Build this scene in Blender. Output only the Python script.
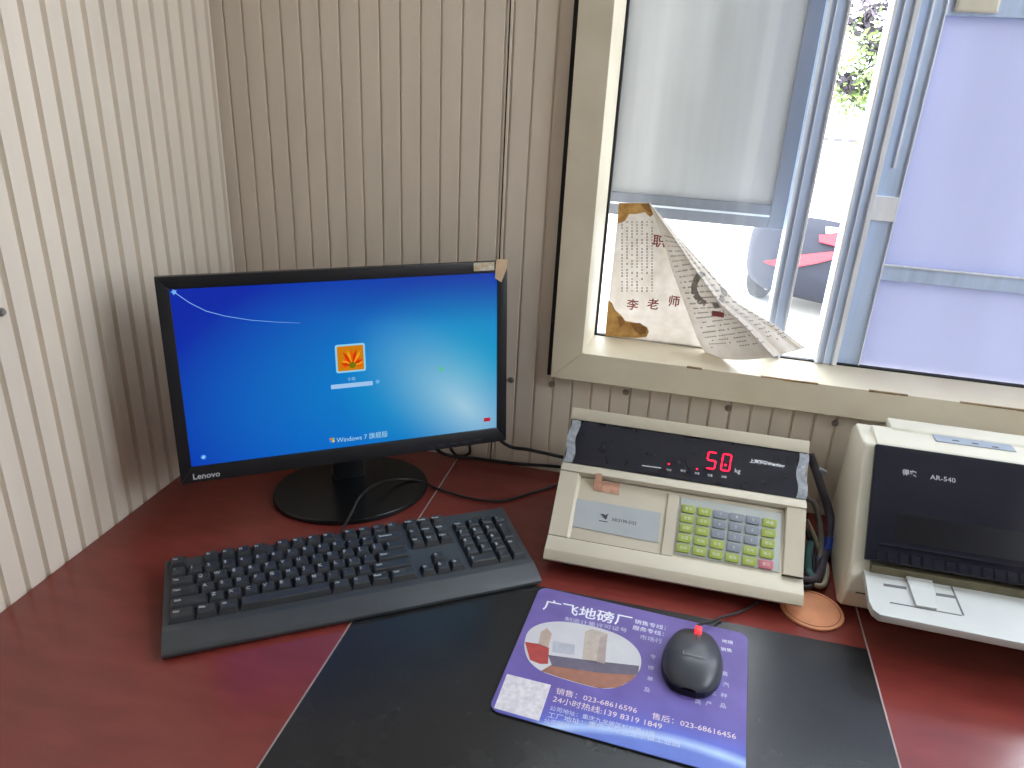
import bpy, bmesh, math, random
from mathutils import Vector, Matrix

random.seed(7)
for o in list(bpy.data.objects): bpy.data.objects.remove(o)
SC = bpy.context.scene
COL = SC.collection

# ------------------------------------------------------------------ camera
F_PX = 755.0
YAW, PITCH, ROLL = -0.21441835, 0.40428389, 0.05370172
CAM = Vector((0.7327, -1.1069, 1.380))
DESK = 0.75
_cy, _sy, _cp, _sp = math.cos(YAW), math.sin(YAW), math.cos(PITCH), math.sin(PITCH)
FW = Vector((_sy*_cp, _cy*_cp, -_sp))
_r0 = Vector((_cy, -_sy, 0)); _u0 = _r0.cross(FW)
RT = _r0*math.cos(ROLL) + _u0*math.sin(ROLL)
UP = _u0*math.cos(ROLL) - _r0*math.sin(ROLL)
cam_d = bpy.data.cameras.new('camera'); cam = bpy.data.objects.new('camera', cam_d); COL.objects.link(cam)
cam_d.sensor_fit = 'HORIZONTAL'; cam_d.sensor_width = 36.0; cam_d.lens = F_PX/1024*36
cam_d.clip_start = 0.02; cam_d.clip_end = 500
cam.matrix_world = Matrix(((RT.x, UP.x, -FW.x, CAM.x), (RT.y, UP.y, -FW.y, CAM.y), (RT.z, UP.z, -FW.z, CAM.z), (0, 0, 0, 1)))
SC.camera = cam

# a photo pixel gives a direction; the distance comes from the plane the thing lies on
def ray(x, y): return FW*F_PX + RT*(x-512) - UP*(y-384)
def hit(x, y, p0, n):
    d = ray(x, y); return CAM + d*((Vector(p0)-CAM).dot(Vector(n))/d.dot(Vector(n)))
def on_desk(x, y, h=0.0): return hit(x, y, (0, 0, DESK+h), (0, 0, 1))
def on_wall(x, y, yy=0.0): return hit(x, y, (0, yy, 0), (0, 1, 0))

# ------------------------------------------------------------------ world and exposure
SKY = 5.0
w = bpy.data.worlds.new('overcast_sky'); SC.world = w; w.use_nodes = True
wn = w.node_tree.nodes; wl = w.node_tree.links; wn.clear()
wo = wn.new('ShaderNodeOutputWorld'); wb = wn.new('ShaderNodeBackground')
wb.inputs['Color'].default_value = (0.90, 0.95, 1.0, 1); wb.inputs['Strength'].default_value = SKY
wl.new(wb.outputs[0], wo.inputs[0])
vs = SC.view_settings
vs.view_transform = 'Standard'; vs.look = 'None'; vs.gamma = 1.0; vs.use_curve_mapping = False; vs.exposure = 1.2

def portal(name, loc, rot, sx, sy):
    l = bpy.data.lights.new(name, 'AREA'); l.shape = 'RECTANGLE'; l.size = sx; l.size_y = sy
    l.cycles.is_portal = True
    o = bpy.data.objects.new(name, l); COL.objects.link(o); o.location = loc; o.rotation_euler = rot
    return o

# ------------------------------------------------------------------ materials
def srgb(r, g, b):
    f = lambda c: (c/255/12.92) if c/255 <= 0.04045 else ((c/255+0.055)/1.055)**2.4
    return (f(r), f(g), f(b))
MATS = {}
def mat(name, col, rough=0.5, metal=0.0, vary=0.0, scale=20.0, bump=0.0, bscale=None, stretch=None, spec=0.5, coat=0.0,
        emit=None, estr=0.0, col2=None, trans=0.0):
    if name in MATS: return MATS[name]
    m = bpy.data.materials.new(name); m.use_nodes = True; nt = m.node_tree; n = nt.nodes; L = nt.links
    b = n['Principled BSDF']
    b.inputs['Base Color'].default_value = (*col, 1); b.inputs['Roughness'].default_value = rough
    b.inputs['Metallic'].default_value = metal; b.inputs['Specular IOR Level'].default_value = spec
    b.inputs['Coat Weight'].default_value = coat; b.inputs['Coat Roughness'].default_value = 0.08
    if emit is not None:
        b.inputs['Emission Color'].default_value = (*emit, 1); b.inputs['Emission Strength'].default_value = estr
    if vary > 0 or bump > 0:
        tc = n.new('ShaderNodeTexCoord'); mp = n.new('ShaderNodeMapping'); L.new(tc.outputs['Object'], mp.inputs[0])
        if stretch: mp.inputs['Scale'].default_value = stretch
    if vary > 0:
        nz = n.new('ShaderNodeTexNoise'); nz.inputs['Scale'].default_value = scale; nz.inputs['Detail'].default_value = 5
        L.new(mp.outputs[0], nz.inputs['Vector'])
        rp = n.new('ShaderNodeValToRGB'); rp.color_ramp.elements[0].position = 0.3; rp.color_ramp.elements[1].position = 0.72
        c2 = col2 if col2 else tuple(c*(1-vary) for c in col)
        rp.color_ramp.elements[0].color = (*c2, 1); rp.color_ramp.elements[1].color = (*col, 1)
        L.new(nz.outputs['Fac'], rp.inputs[0]); L.new(rp.outputs[0], b.inputs['Base Color'])
    if bump > 0:
        nb = n.new('ShaderNodeTexNoise'); nb.inputs['Scale'].default_value = bscale or scale*4; nb.inputs['Detail'].default_value = 3
        L.new(mp.outputs[0], nb.inputs['Vector'])
        bp = n.new('ShaderNodeBump'); bp.inputs['Strength'].default_value = bump; bp.inputs['Distance'].default_value = 0.002
        L.new(nb.outputs['Fac'], bp.inputs['Height']); L.new(bp.outputs[0], b.inputs['Normal'])
    MATS[name] = m; return m

def emis(name, col, s):
    if name in MATS: return MATS[name]
    m = bpy.data.materials.new(name); m.use_nodes = True; n = m.node_tree.nodes; n.clear()
    o = n.new('ShaderNodeOutputMaterial'); e = n.new('ShaderNodeEmission')
    e.inputs[0].default_value = (*col, 1); e.inputs[1].default_value = s
    m.node_tree.links.new(e.outputs[0], o.inputs[0]); MATS[name] = m; return m

def see_through(name, tint, dirt=0.06, dirtcol=(0.9, 0.92, 1.0), gloss=0.06, rough=0.03, scale=6.0):
    """thin pane: clear, a little gloss, a film of dust that catches light"""
    m = bpy.data.materials.new(name); m.use_nodes = True; n = m.node_tree.nodes; L = m.node_tree.links; n.clear()
    o = n.new('ShaderNodeOutputMaterial'); t = n.new('ShaderNodeBsdfTransparent'); t.inputs[0].default_value = (*tint, 1)
    g = n.new('ShaderNodeBsdfGlossy'); g.inputs['Roughness'].default_value = rough
    tr = n.new('ShaderNodeBsdfTranslucent'); tr.inputs[0].default_value = (*dirtcol, 1)
    m1 = n.new('ShaderNodeMixShader'); m1.inputs[0].default_value = gloss
    m2 = n.new('ShaderNodeMixShader')
    tc = n.new('ShaderNodeTexCoord'); nz = n.new('ShaderNodeTexNoise'); nz.inputs['Scale'].default_value = scale; nz.inputs['Detail'].default_value = 6
    L.new(tc.outputs['Object'], nz.inputs['Vector'])
    mr = n.new('ShaderNodeMapRange'); mr.inputs['From Min'].default_value = 0.3; mr.inputs['From Max'].default_value = 0.75
    mr.inputs['To Min'].default_value = dirt*0.5; mr.inputs['To Max'].default_value = dirt*1.5
    L.new(nz.outputs['Fac'], mr.inputs[0]); L.new(mr.outputs[0], m2.inputs[0])
    L.new(t.outputs[0], m1.inputs[1]); L.new(g.outputs[0], m1.inputs[2]); L.new(m1.outputs[0], m2.inputs[1]); L.new(tr.outputs[0], m2.inputs[2])
    L.new(m2.outputs[0], o.inputs[0]); MATS[name] = m; return m

def tape_mat(name, col, cover, rough=0.25):
    """thin sticky tape: partly clear, partly a milky reflecting film"""
    m = bpy.data.materials.new(name); m.use_nodes = True; n = m.node_tree.nodes; L = m.node_tree.links
    o = n['Material Output']; b = n['Principled BSDF']; b.inputs['Base Color'].default_value = (*col, 1); b.inputs['Roughness'].default_value = rough
    t = n.new('ShaderNodeBsdfTransparent'); mx = n.new('ShaderNodeMixShader'); tc = n.new('ShaderNodeTexCoord'); nz = n.new('ShaderNodeTexNoise')
    nz.inputs['Scale'].default_value = 140; L.new(tc.outputs['Object'], nz.inputs['Vector'])
    mr = n.new('ShaderNodeMapRange'); mr.inputs['From Min'].default_value = 0.3; mr.inputs['From Max'].default_value = 0.7; mr.inputs['To Min'].default_value = cover-0.15; mr.inputs['To Max'].default_value = min(1, cover+0.15)
    L.new(nz.outputs['Fac'], mr.inputs[0]); L.new(mr.outputs[0], mx.inputs[0]); L.new(t.outputs[0], mx.inputs[1]); L.new(b.outputs[0], mx.inputs[2]); L.new(mx.outputs[0], o.inputs[0])
    MATS[name] = m; return m

def sheet_mat(name, col, trans=0.5, vary=0.15, scale=4.0, stretch=(6, 6, 0.6), col2=None):
    """thin board or film that lets daylight through: diffuse + translucent"""
    m = bpy.data.materials.new(name); m.use_nodes = True; n = m.node_tree.nodes; L = m.node_tree.links; n.clear()
    o = n.new('ShaderNodeOutputMaterial'); d = n.new('ShaderNodeBsdfDiffuse'); t = n.new('ShaderNodeBsdfTranslucent')
    mx = n.new('ShaderNodeMixShader'); mx.inputs[0].default_value = trans
    tc = n.new('ShaderNodeTexCoord'); mp = n.new('ShaderNodeMapping'); mp.inputs['Scale'].default_value = stretch
    nz = n.new('ShaderNodeTexNoise'); nz.inputs['Scale'].default_value = scale; nz.inputs['Detail'].default_value = 5
    rp = n.new('ShaderNodeValToRGB'); rp.color_ramp.elements[0].position = 0.3; rp.color_ramp.elements[1].position = 0.7
    rp.color_ramp.elements[0].color = (*(col2 or tuple(c*(1-vary) for c in col)), 1); rp.color_ramp.elements[1].color = (*col, 1)
    L.new(tc.outputs['Object'], mp.inputs[0]); L.new(mp.outputs[0], nz.inputs['Vector']); L.new(nz.outputs['Fac'], rp.inputs[0])
    L.new(rp.outputs[0], d.inputs[0]); L.new(rp.outputs[0], t.inputs[0])
    L.new(d.outputs[0], mx.inputs[1]); L.new(t.outputs[0], mx.inputs[2]); L.new(mx.outputs[0], o.inputs[0]); MATS[name] = m; return m

WALL = mat('cream_painted_steel', (0.75, 0.655, 0.545), 0.42, vary=0.10, scale=5, stretch=(3, 3, 0.5), bump=0.03, bscale=60)
WALL_CORE = mat('wall_core_board', (0.6, 0.55, 0.45), 0.8, vary=0.1, scale=8)
CEIL = mat('grey_ceiling_board', (0.50, 0.48, 0.45), 0.8, vary=0.05, scale=6)
FLOORM = mat('grey_vinyl_floor', (0.16, 0.15, 0.14), 0.5, vary=0.25, scale=14)
DESKM = mat('dark_red_laminate', (0.205, 0.036, 0.028), 0.20, spec=0.7, vary=0.3, scale=16, stretch=(1, 3, 1), bump=0.02, bscale=120, col2=(0.165, 0.028, 0.022))
STRIP = mat('pale_edging', (0.45, 0.36, 0.34), 0.5, vary=0.2, scale=60)
MATBLK = mat('black_leatherette', (0.0115, 0.0115, 0.0125), 0.27, vary=0.5, scale=26, bump=0.05, bscale=420, col2=(0.018, 0.019, 0.019))
FRAME = mat('cream_painted_frame', (0.74, 0.67, 0.52), 0.45, vary=0.22, scale=9, bump=0.05, bscale=80, col2=(0.62, 0.54, 0.40))
RUST = mat('rust_stain', (0.34, 0.22, 0.11), 0.9, vary=0.5, scale=90)
GAPM = mat('gap_black', (0.012, 0.012, 0.012), 0.7, vary=0.3, scale=50)  # black for gaps, joints, gaskets and slits
ALU = mat('aluminium', (0.58, 0.70, 0.92), 0.30, metal=0.05, vary=0.2, scale=5, stretch=(20, 20, 0.6))  # glare and haze on the bars put into this lighter, bluer base
ALU2 = mat('bright_aluminium', (0.90, 0.92, 0.95), 0.25, metal=0.1, vary=0.12, scale=8, stretch=(10, 10, 1))
SCREW = mat('zinc_screw', (0.32, 0.28, 0.24), 0.5, metal=0.4, vary=0.4, scale=200)
BLK = mat('black_plastic', (0.012, 0.013, 0.016), 0.36, vary=0.25, scale=30)
BLKGLOSS = mat('glossy_black_plastic', (0.012, 0.013, 0.014), 0.22, vary=0.3, scale=12)
KBM = mat('charcoal_plastic', (0.050, 0.055, 0.062), 0.42, vary=0.2, scale=30, bump=0.03, bscale=600)
KEYM = mat('keycap_plastic', (0.034, 0.036, 0.040), 0.38, vary=0.2, scale=40)
LEG = mat('legend_print', (0.42, 0.43, 0.44), 0.6, vary=0.1, scale=50)
CREAM = mat('beige_abs', (0.60, 0.545, 0.425), 0.42, vary=0.10, scale=10, bump=0.03, bscale=500)
CREAM2 = mat('ivory_abs', (0.72, 0.68, 0.56), 0.40, vary=0.08, scale=10, bump=0.02, bscale=500)
CABLE = mat('black_cable', (0.012, 0.012, 0.013), 0.45, vary=0.2, scale=60)
WHITE_PR = mat('white_print', (0.80, 0.82, 0.86), 0.5, vary=0.05, scale=80)

# ------------------------------------------------------------------ mesh helpers
class MB:
    def __init__(s): s.bm = bmesh.new()
    def box(s, lo, hi, M=None, bevel=0.0, seg=2):
        b = bmesh.new(); bmesh.ops.create_cube(b, size=1)
        for v in b.verts: v.co = Vector([(lo[i]+hi[i])/2 + v.co[i]*(hi[i]-lo[i]) for i in range(3)])
        if bevel: bmesh.ops.bevel(b, geom=b.edges[:], offset=bevel, segments=seg, affect='EDGES', profile=0.6)
        s.join(b, M); return s
    def join(s, b, M=None):
        if M is not None: bmesh.ops.transform(b, matrix=M, verts=b.verts)
        m = bpy.data.meshes.new('t'); b.to_mesh(m); b.free(); s.bm.from_mesh(m); bpy.data.meshes.remove(m); return s
    def prism(s, poly, a0, a1, axis=0, bevel=0.0, seg=2, M=None):
        """closed polygon (two coords) pushed along an axis"""
        b = bmesh.new()
        def P(a, p):
            c = [p[0], p[1]]; c.insert(axis, a); return Vector(c)
        A = [b.verts.new(P(a0, p)) for p in poly]; B = [b.verts.new(P(a1, p)) for p in poly]
        b.faces.new(A[::-1]); b.faces.new(B); n = len(poly)
        for i in range(n): b.faces.new((A[i], A[(i+1) % n], B[(i+1) % n], B[i]))
        bmesh.ops.recalc_face_normals(b, faces=b.faces[:])
        if bevel: bmesh.ops.bevel(b, geom=b.edges[:], offset=bevel, segments=seg, affect='EDGES', profile=0.6)
        s.join(b, M); return s
    def tube(s, pts, r, seg=8, cap=True, smooth=4):
        P = [Vector(p) for p in pts]
        if smooth and len(P) > 2:
            Q = []
            for i in range(len(P)-1):
                p0 = P[max(i-1, 0)]; p1 = P[i]; p2 = P[i+1]; p3 = P[min(i+2, len(P)-1)]
                for k in range(smooth):
                    t = k/smooth
                    Q.append(0.5*((2*p1)+(p2-p0)*t+(2*p0-5*p1+4*p2-p3)*t*t+(3*p1-p0-3*p2+p3)*t**3))
            Q.append(P[-1]); P = Q
        R = r if callable(r) else (lambda t: r)
        rings = []; nrm = None
        for i, p in enumerate(P):
            d = (P[min(i+1, len(P)-1)]-P[max(i-1, 0)]).normalized()
            if nrm is None: nrm = d.orthogonal().normalized()
            else: nrm = (nrm - d*nrm.dot(d)).normalized()
            bn = d.cross(nrm); rr = R(i/(len(P)-1))
            rings.append([s.bm.verts.new(p+(nrm*math.cos(2*math.pi*k/seg)+bn*math.sin(2*math.pi*k/seg))*rr) for k in range(seg)])
        for a, b in zip(rings, rings[1:]):
            for k in range(seg): s.bm.faces.new((a[k], a[(k+1) % seg], b[(k+1) % seg], b[k]))
        if cap: s.bm.faces.new(rings[0][::-1]); s.bm.faces.new(rings[-1])
        return s
    def lathe(s, prof, seg=32, M=None, sx=1.0, sy=1.0):
        b = bmesh.new(); rings = []
        for r, z in prof:
            if r < 1e-6: rings.append([b.verts.new((0, 0, z))])
            else: rings.append([b.verts.new((r*sx*math.cos(2*math.pi*k/seg), r*sy*math.sin(2*math.pi*k/seg), z)) for k in range(seg)])
        for A, B in zip(rings, rings[1:]):
            for k in range(seg):
                f = [A[k % len(A)], A[(k+1) % len(A)], B[(k+1) % len(B)], B[k % len(B)]]
                u = []
                for v in f:
                    if v not in u: u.append(v)
                if len(u) > 2: b.faces.new(u)
        bmesh.ops.recalc_face_normals(b, faces=b.faces[:]); s.join(b, M); return s
    def poly(s, pts):
        s.bm.faces.new([s.bm.verts.new(Vector(p)) for p in pts]); return s
    def grid(s, fn, nu, nv):
        V = [[s.bm.verts.new(Vector(fn(i/nu, j/nv))) for j in range(nv+1)] for i in range(nu+1)]
        for i in range(nu):
            for j in range(nv): s.bm.faces.new((V[i][j], V[i+1][j], V[i+1][j+1], V[i][j+1]))
        return s
    def thicken(s, d):
        """give a sheet a real thickness, away from its normals"""
        bm = s.bm; bm.normal_update()
        faces = bm.faces[:]; off = {v: bm.verts.new(v.co - v.normal*d) for v in bm.verts[:]}
        be = [e for e in bm.edges if len(e.link_faces) == 1]
        for f in faces: bm.faces.new([off[v] for v in reversed(f.verts)])
        for e in be: bm.faces.new((e.verts[1], e.verts[0], off[e.verts[0]], off[e.verts[1]]))
        return s
    def build(s, name, m, parent=None, world=True, smooth=False, loc=None, rot=None):
        me = bpy.data.meshes.new(name)
        if parent is not None and world:
            bmesh.ops.transform(s.bm, matrix=wmat(parent).inverted(), verts=s.bm.verts)
        elif loc is not None and world:
            bmesh.ops.translate(s.bm, vec=-Vector(loc), verts=s.bm.verts)
        s.bm.to_mesh(me); s.bm.free()
        if smooth:
            me.polygons.foreach_set('use_smooth', [True]*len(me.polygons))
            try: me.set_sharp_from_angle(angle=math.radians(40))
            except Exception: pass
        me.materials.append(m)
        o = bpy.data.objects.new(name, me); COL.objects.link(o); o.parent = parent
        if loc is not None and parent is None: o.location = loc
        if rot is not None: o.rotation_euler = rot
        return o
def wmat(o):
    M = o.matrix_basis.copy()
    while o.parent: o = o.parent; M = o.matrix_basis @ M
    return M
def tag(o, label, cat, group=None):
    o['label'] = label; o['category'] = cat
    if group: o['group'] = group
    return o
def thing(name, label, cat, loc, rz=0.0, group=None):
    o = bpy.data.objects.new(name, None); COL.objects.link(o); o.empty_display_size = 0.05
    o.location = loc; o.rotation_euler = (0, 0, rz); return tag(o, label, cat, group)
def struct(o): o['kind'] = 'structure'; return o

_tc = {}
def text_data(s, size, extr=0.0001, bold=0.0, align='CENTER', squeeze=1.0):
    k = (s, size, extr, bold, align, squeeze)
    if k in _tc: return _tc[k]
    cu = bpy.data.curves.new('lettering', 'FONT'); cu.body = s; cu.size = size; cu.extrude = extr; cu.offset = bold
    cu.align_x = align; cu.align_y = 'CENTER'; cu.resolution_u = 2
    ob = bpy.data.objects.new('lettering_tmp', cu); COL.objects.link(ob)
    dg = bpy.context.evaluated_depsgraph_get(); me = bpy.data.meshes.new_from_object(ob.evaluated_get(dg))
    bpy.data.objects.remove(ob); bpy.data.curves.remove(cu)
    if squeeze != 1.0:
        for v in me.vertices: v.co.x *= squeeze
    _tc[k] = me; return me
def text(name, s, size, M, m, parent, world=True, **kw):
    me = text_data(s, size, **kw)
    if not me.materials or me.materials[0] != m:
        if me.materials: me = me.copy(); me.materials.clear()
        me.materials.append(m)
    o = bpy.data.objects.new(name, me); COL.objects.link(o); o.parent = parent
    o.matrix_basis = (wmat(parent).inverted() @ M) if world else M
    return o
def frame(o, x, y):
    """matrix with x and y axes (y made square to x) at o"""
    x = Vector(x).normalized(); z = x.cross(Vector(y)).normalized(); y = z.cross(x)
    return Matrix(((x.x, y.x, z.x, o[0]), (x.y, y.y, z.y, o[1]), (x.z, y.z, z.z, o[2]), (0, 0, 0, 1)))
def dupe(o, parent):
    c = o.copy(); COL.objects.link(c); c.parent = parent; return c

# ================================================================== ROOM
RX, RY, RZ = 2.00, -2.50, 2.75          # room is 2.00 wide, 2.50 deep, 2.75 high
PITCHW = 0.0307                          # rib spacing of the wall sheets
WX0, WX1, WZ0, WZ1 = 0.557, 1.85, 0.924, 2.45   # outer edge of the window frame
struct(MB().box((-0.1, RY-0.1, -0.08), (RX+0.1, 0.1, 0.0)).build('floor', FLOORM))
struct(MB().box((-0.1, RY-0.1, RZ), (RX+0.1, 0.1, RZ+0.08)).build('ceiling', CEIL))

def ribbed(mb, x0, x1, z0, z1, phase=0.0, groove=0.0045, depth=0.0060, slope=0.0022):
    """wall sheet seen from -y: flat ribs at y=-depth, grooves at y=0"""
    pts = [(x0, -depth)]; k = math.ceil((x0-phase)/PITCHW - 1)
    while True:
        c = phase + k*PITCHW; k += 1
        for dx, dy in ((-groove/2-slope, -depth), (-groove/2, -0.0002), (groove/2, -0.0002), (groove/2+slope, -depth)):
            if x0+0.0005 < c+dx < x1-0.0005: pts.append((c+dx, dy))
        if c > x1+PITCHW: break
    pts.append((x1, -depth))
    lo = [mb.bm.verts.new((x, y, z0)) for x, y in pts]; hi = [mb.bm.verts.new((x, y, z1)) for x, y in pts]
    for i in range(len(pts)-1): mb.bm.faces.new((lo[i], lo[i+1], hi[i+1], hi[i]))
    # folded edges of the sheet
    for a, b, x in ((lo[0], hi[0], x0), (lo[-1], hi[-1], x1)):
        c, d = mb.bm.verts.new((x, 0, z0)), mb.bm.verts.new((x, 0, z1))
        mb.bm.faces.new((a, b, d, c) if x == x0 else (b, a, c, d))
    return mb

BD = 0.0028
# back wall: a core with the window opening, two ribbed sheets meeting at the seam
HX0, HX1, HZ0, HZ1 = WX0+0.02, WX1-0.02, WZ0+0.02, WZ1-0.02
wb_ = MB()
wb_.box((-0.1, 0.0, 0), (HX0, 0.05, RZ)); wb_.box((HX1, 0.0, 0), (RX+0.1, 0.05, RZ))
wb_.box((HX0, 0.0, 0), (HX1, 0.05, HZ0)); wb_.box((HX0, 0.0, HZ1), (HX1, 0.05, RZ))
wall_back = struct(wb_.build('wall_back', WALL_CORE))
ribbed(MB(), 0.002, 0.4605, 0.0, RZ, 0.1965+0.015, depth=BD, groove=0.0026, slope=0.0008).build('sheet_panel', WALL, wall_back)
p = MB(); ribbed(p, 0.463, 0.5535, 0.0, RZ, 0.6215, depth=BD, groove=0.0026, slope=0.0008); ribbed(p, 0.5535, 1.40, 0.0, WZ0+0.004, 0.6215, depth=BD, groove=0.0026, slope=0.0008); ribbed(p, 0.5535, 1.40, WZ1, RZ, 0.6215, depth=BD, groove=0.0026, slope=0.0008)
p.build('sheet_panel', WALL, wall_back)
p = MB(); ribbed(p, 1.403, RX, 0.0, WZ0, 0.6215, depth=BD, groove=0.0026, slope=0.0008); ribbed(p, 1.403, RX, WZ1, RZ, 0.6215, depth=BD, groove=0.0026, slope=0.0008); ribbed(p, WX1, RX, WZ0, WZ1, 0.6215, depth=BD, groove=0.0026, slope=0.0008)
p.build('sheet_panel', WALL, wall_back)
MB().box((0.4606, -0.0012, 0), (0.4629, -0.0002, RZ)).build('seam', GAPM, wall_back)

# left wall, ribs run the same way (sheet turned to face +x)
wl_ = struct(MB().box((-0.05, RY, 0), (0.0, 0.0, RZ)).build('wall_left', WALL_CORE))
ROT = Matrix(((0, -1, 0, 0), (1, 0, 0, 0), (0, 0, 1, 0), (0, 0, 0, 1)))     # (x,y)->( -y, x)
for a, b in ((-2.498, -0.95), (-0.948, -0.004)):
    mb = MB(); ribbed(mb, a, b, 0, RZ, -0.197)
    bmesh.ops.transform(mb.bm, matrix=ROT, verts=mb.bm.verts)
    mb.build('sheet_panel', WALL, wl_)
MB().box((0.0002, -0.0035, 0), (0.0022, -0.0002, RZ)).build('corner_gap', GAPM, wl_)

# right wall with a window onto the yard, and the wall behind the camera with a closed door
QY0, QY1, QZ0, QZ1 = -1.00, -0.25, 1.20, 2.45
r_ = MB()
r_.box((RX, RY, 0), (RX+0.05, QY0, RZ)); r_.box((RX, QY1, 0), (RX+0.05, 0.0, RZ)); r_.box((RX, QY0, 0), (RX+0.05, QY1, QZ0)); r_.box((RX, QY0, QZ1), (RX+0.05, QY1, RZ))
wr_ = struct(r_.build('wall_right', WALL_CORE))
mb = MB(); ribbed(mb, 0.006, -QY1, 0, RZ); ribbed(mb, -QY0, -RY-0.004, 0, RZ); ribbed(mb, -QY1, -QY0, 0, QZ0); ribbed(mb, -QY1, -QY0, QZ1, RZ)
bmesh.ops.transform(mb.bm, matrix=Matrix(((0, 1, 0, RX), (-1, 0, 0, 0), (0, 0, 1, 0), (0, 0, 0, 1))), verts=mb.bm.verts)
mb.build('sheet_panel', WALL, wr_)
GLASS = see_through('window_glass', (0.93, 0.95, 0.97), dirt=0.028)
w2 = MB()
w2.box((RX-0.018, QY0, QZ0), (RX+0.05, QY0+0.045, QZ1)); w2.box((RX-0.018, QY1-0.045, QZ0), (RX+0.05, QY1, QZ1)); w2.box((RX-0.018, QY0+0.045, QZ0), (RX+0.05, QY1-0.045, QZ0+0.045)); w2.box((RX-0.018, QY0+0.045, QZ1-0.045), (RX+0.05, QY1-0.045, QZ1))
w2 = struct(w2.build('window_2', FRAME))
MB().box((RX+0.02, QY0+0.045, QZ0+0.045), (RX+0.024, QY1-0.045, QZ1-0.045)).build('pane', GLASS, w2)
DX0, DX1, DZ = 1.00, 1.85, 2.05          # doorway
wf = MB()
wf.box((0, RY-0.05, 0), (DX0, RY, RZ)); wf.box((DX1, RY-0.05, 0), (RX, RY, RZ)); wf.box((DX0, RY-0.05, DZ), (DX1, RY, RZ))
struct(wf.build('wall_front', mat('dull_partition_board', (0.34, 0.30, 0.25), 0.7, vary=0.15, scale=6)))
d1 = MB(); d1.box((DX0-0.05, RY-0.06, 0), (DX0, RY+0.01, DZ+0.05)); d1.box((DX1, RY-0.06, 0), (DX1+0.05, RY+0.01, DZ+0.05)); d1.box((DX0, RY-0.06, DZ), (DX1, RY+0.01, DZ+0.05))
d1 = struct(d1.build('door_1', FRAME))
MB().box((DX0, RY-0.045, 0.002), (DX1, RY-0.005, DZ), bevel=0.002).build('door_leaf', mat('brown_door_paint', (0.22, 0.13, 0.08), 0.5, vary=0.2, scale=8), d1)
MB().tube([(DX0+0.07, RY-0.006, 1.02), (DX0+0.07, RY+0.05, 1.02), (DX0+0.19, RY+0.05, 1.02)], 0.009, 8, smooth=0).build('door_handle', SCREW, d1)
portal('daylight_side_window', (RX+0.09, (QY0+QY1)/2, (QZ0+QZ1)/2), (math.radians(90), 0, math.radians(90)), QY1-QY0, QZ1-QZ0)
portal('daylight_window', ((HX0+HX1)/2, 0.30, (HZ0+HZ1)/2), (math.radians(-90), 0, 0), HX1-HX0+0.4, HZ1-HZ0+0.4)

# screws in the wall sheets
def screw(parent, p, axis):
    b = MB(); M = Matrix.Translation(p) @ (Matrix.Rotation(math.radians(90), 4, 'X') if axis == 'y' else Matrix.Rotation(math.radians(90), 4, 'Y'))
    b.lathe([(0.0, 0.0), (0.0052, 0.0), (0.0052, 0.0012), (0.0032, 0.0014), (0.0032, 0.0042), (0.0, 0.0042)], 12, M); b.build('screw', SCREW, parent, smooth=True)
for px, py in ((511, 380), (552, 384), (626, 392), (728, 408), (835, 423)):
    q = on_wall(px, py, -BD); screw(wall_back, q, 'y')
screw(wl_, hit(1, 312, (0.0060, 0, 0), (1, 0, 0)), 'x')
for zz in (0.35, 1.75): screw(wall_back, Vector((0.49, -BD, zz)), 'y')

# ------------------------------------------------------------------ the window
FY = -0.018                              # face of the frame
FI = 0.047                               # width of the face
GY = 0.055                               # glass
w1 = MB()
def mitre(mb, x0, x1, z0, z1, wdt, y0, y1, bevel=0.0012):
    P = [((x0, z0), (x1, z0), (x1-wdt, z0+wdt), (x0+wdt, z0+wdt)), ((x1, z0), (x1, z1), (x1-wdt, z1-wdt), (x1-wdt, z0+wdt)),
         ((x1, z1), (x0, z1), (x0+wdt, z1-wdt), (x1-wdt, z1-wdt)), ((x0, z1), (x0, z0), (x0+wdt, z0+wdt), (x0+wdt, z1-wdt))]
    return [MB().prism(q, y0, y1, 1, bevel) for q in P]
w1.box((WX0+FI-0.004, -0.002, WZ0+FI-0.004), (WX0+FI+0.0001, 0.075, WZ1-FI+0.004))
window_1 = struct(w1.build('window_1', FRAME))
for q in mitre(None, WX0, WX1, WZ0, WZ1, FI, FY, 0.0): q.build('frame_bar', FRAME, window_1)
# sloping sill and reveals running back to the glass
MB().prism([(FY+0.004, WZ0+FI-0.004), (FY+0.004, WZ0+FI), (GY+0.01, WZ0+FI+0.0085), (GY+0.01, WZ0+FI-0.004)], WX0+FI-0.003, WX1-FI+0.003, 0).build('sill', FRAME, window_1)
MB().prism([(WX0+FI-0.004, FY+0.004), (WX0+FI, FY+0.004), (WX0+FI+0.009, GY+0.01), (WX0+FI-0.004, GY+0.01)], WZ0+FI, WZ1-FI, 2).build('reveal', FRAME, window_1)
MB().prism([(WX1-FI+0.004, FY+0.004), (WX1-FI, FY+0.004), (WX1-FI-0.009, GY+0.01), (WX1-FI+0.004, GY+0.01)], WZ0+FI, WZ1-FI, 2).build('reveal', FRAME, window_1)
MB().prism([(FY+0.004, WZ1-FI+0.004), (FY+0.004, WZ1-FI), (GY+0.01, WZ1-FI-0.009), (GY+0.01, WZ1-FI+0.004)], WX0+FI, WX1-FI, 0).build('reveal', FRAME, window_1)
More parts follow.
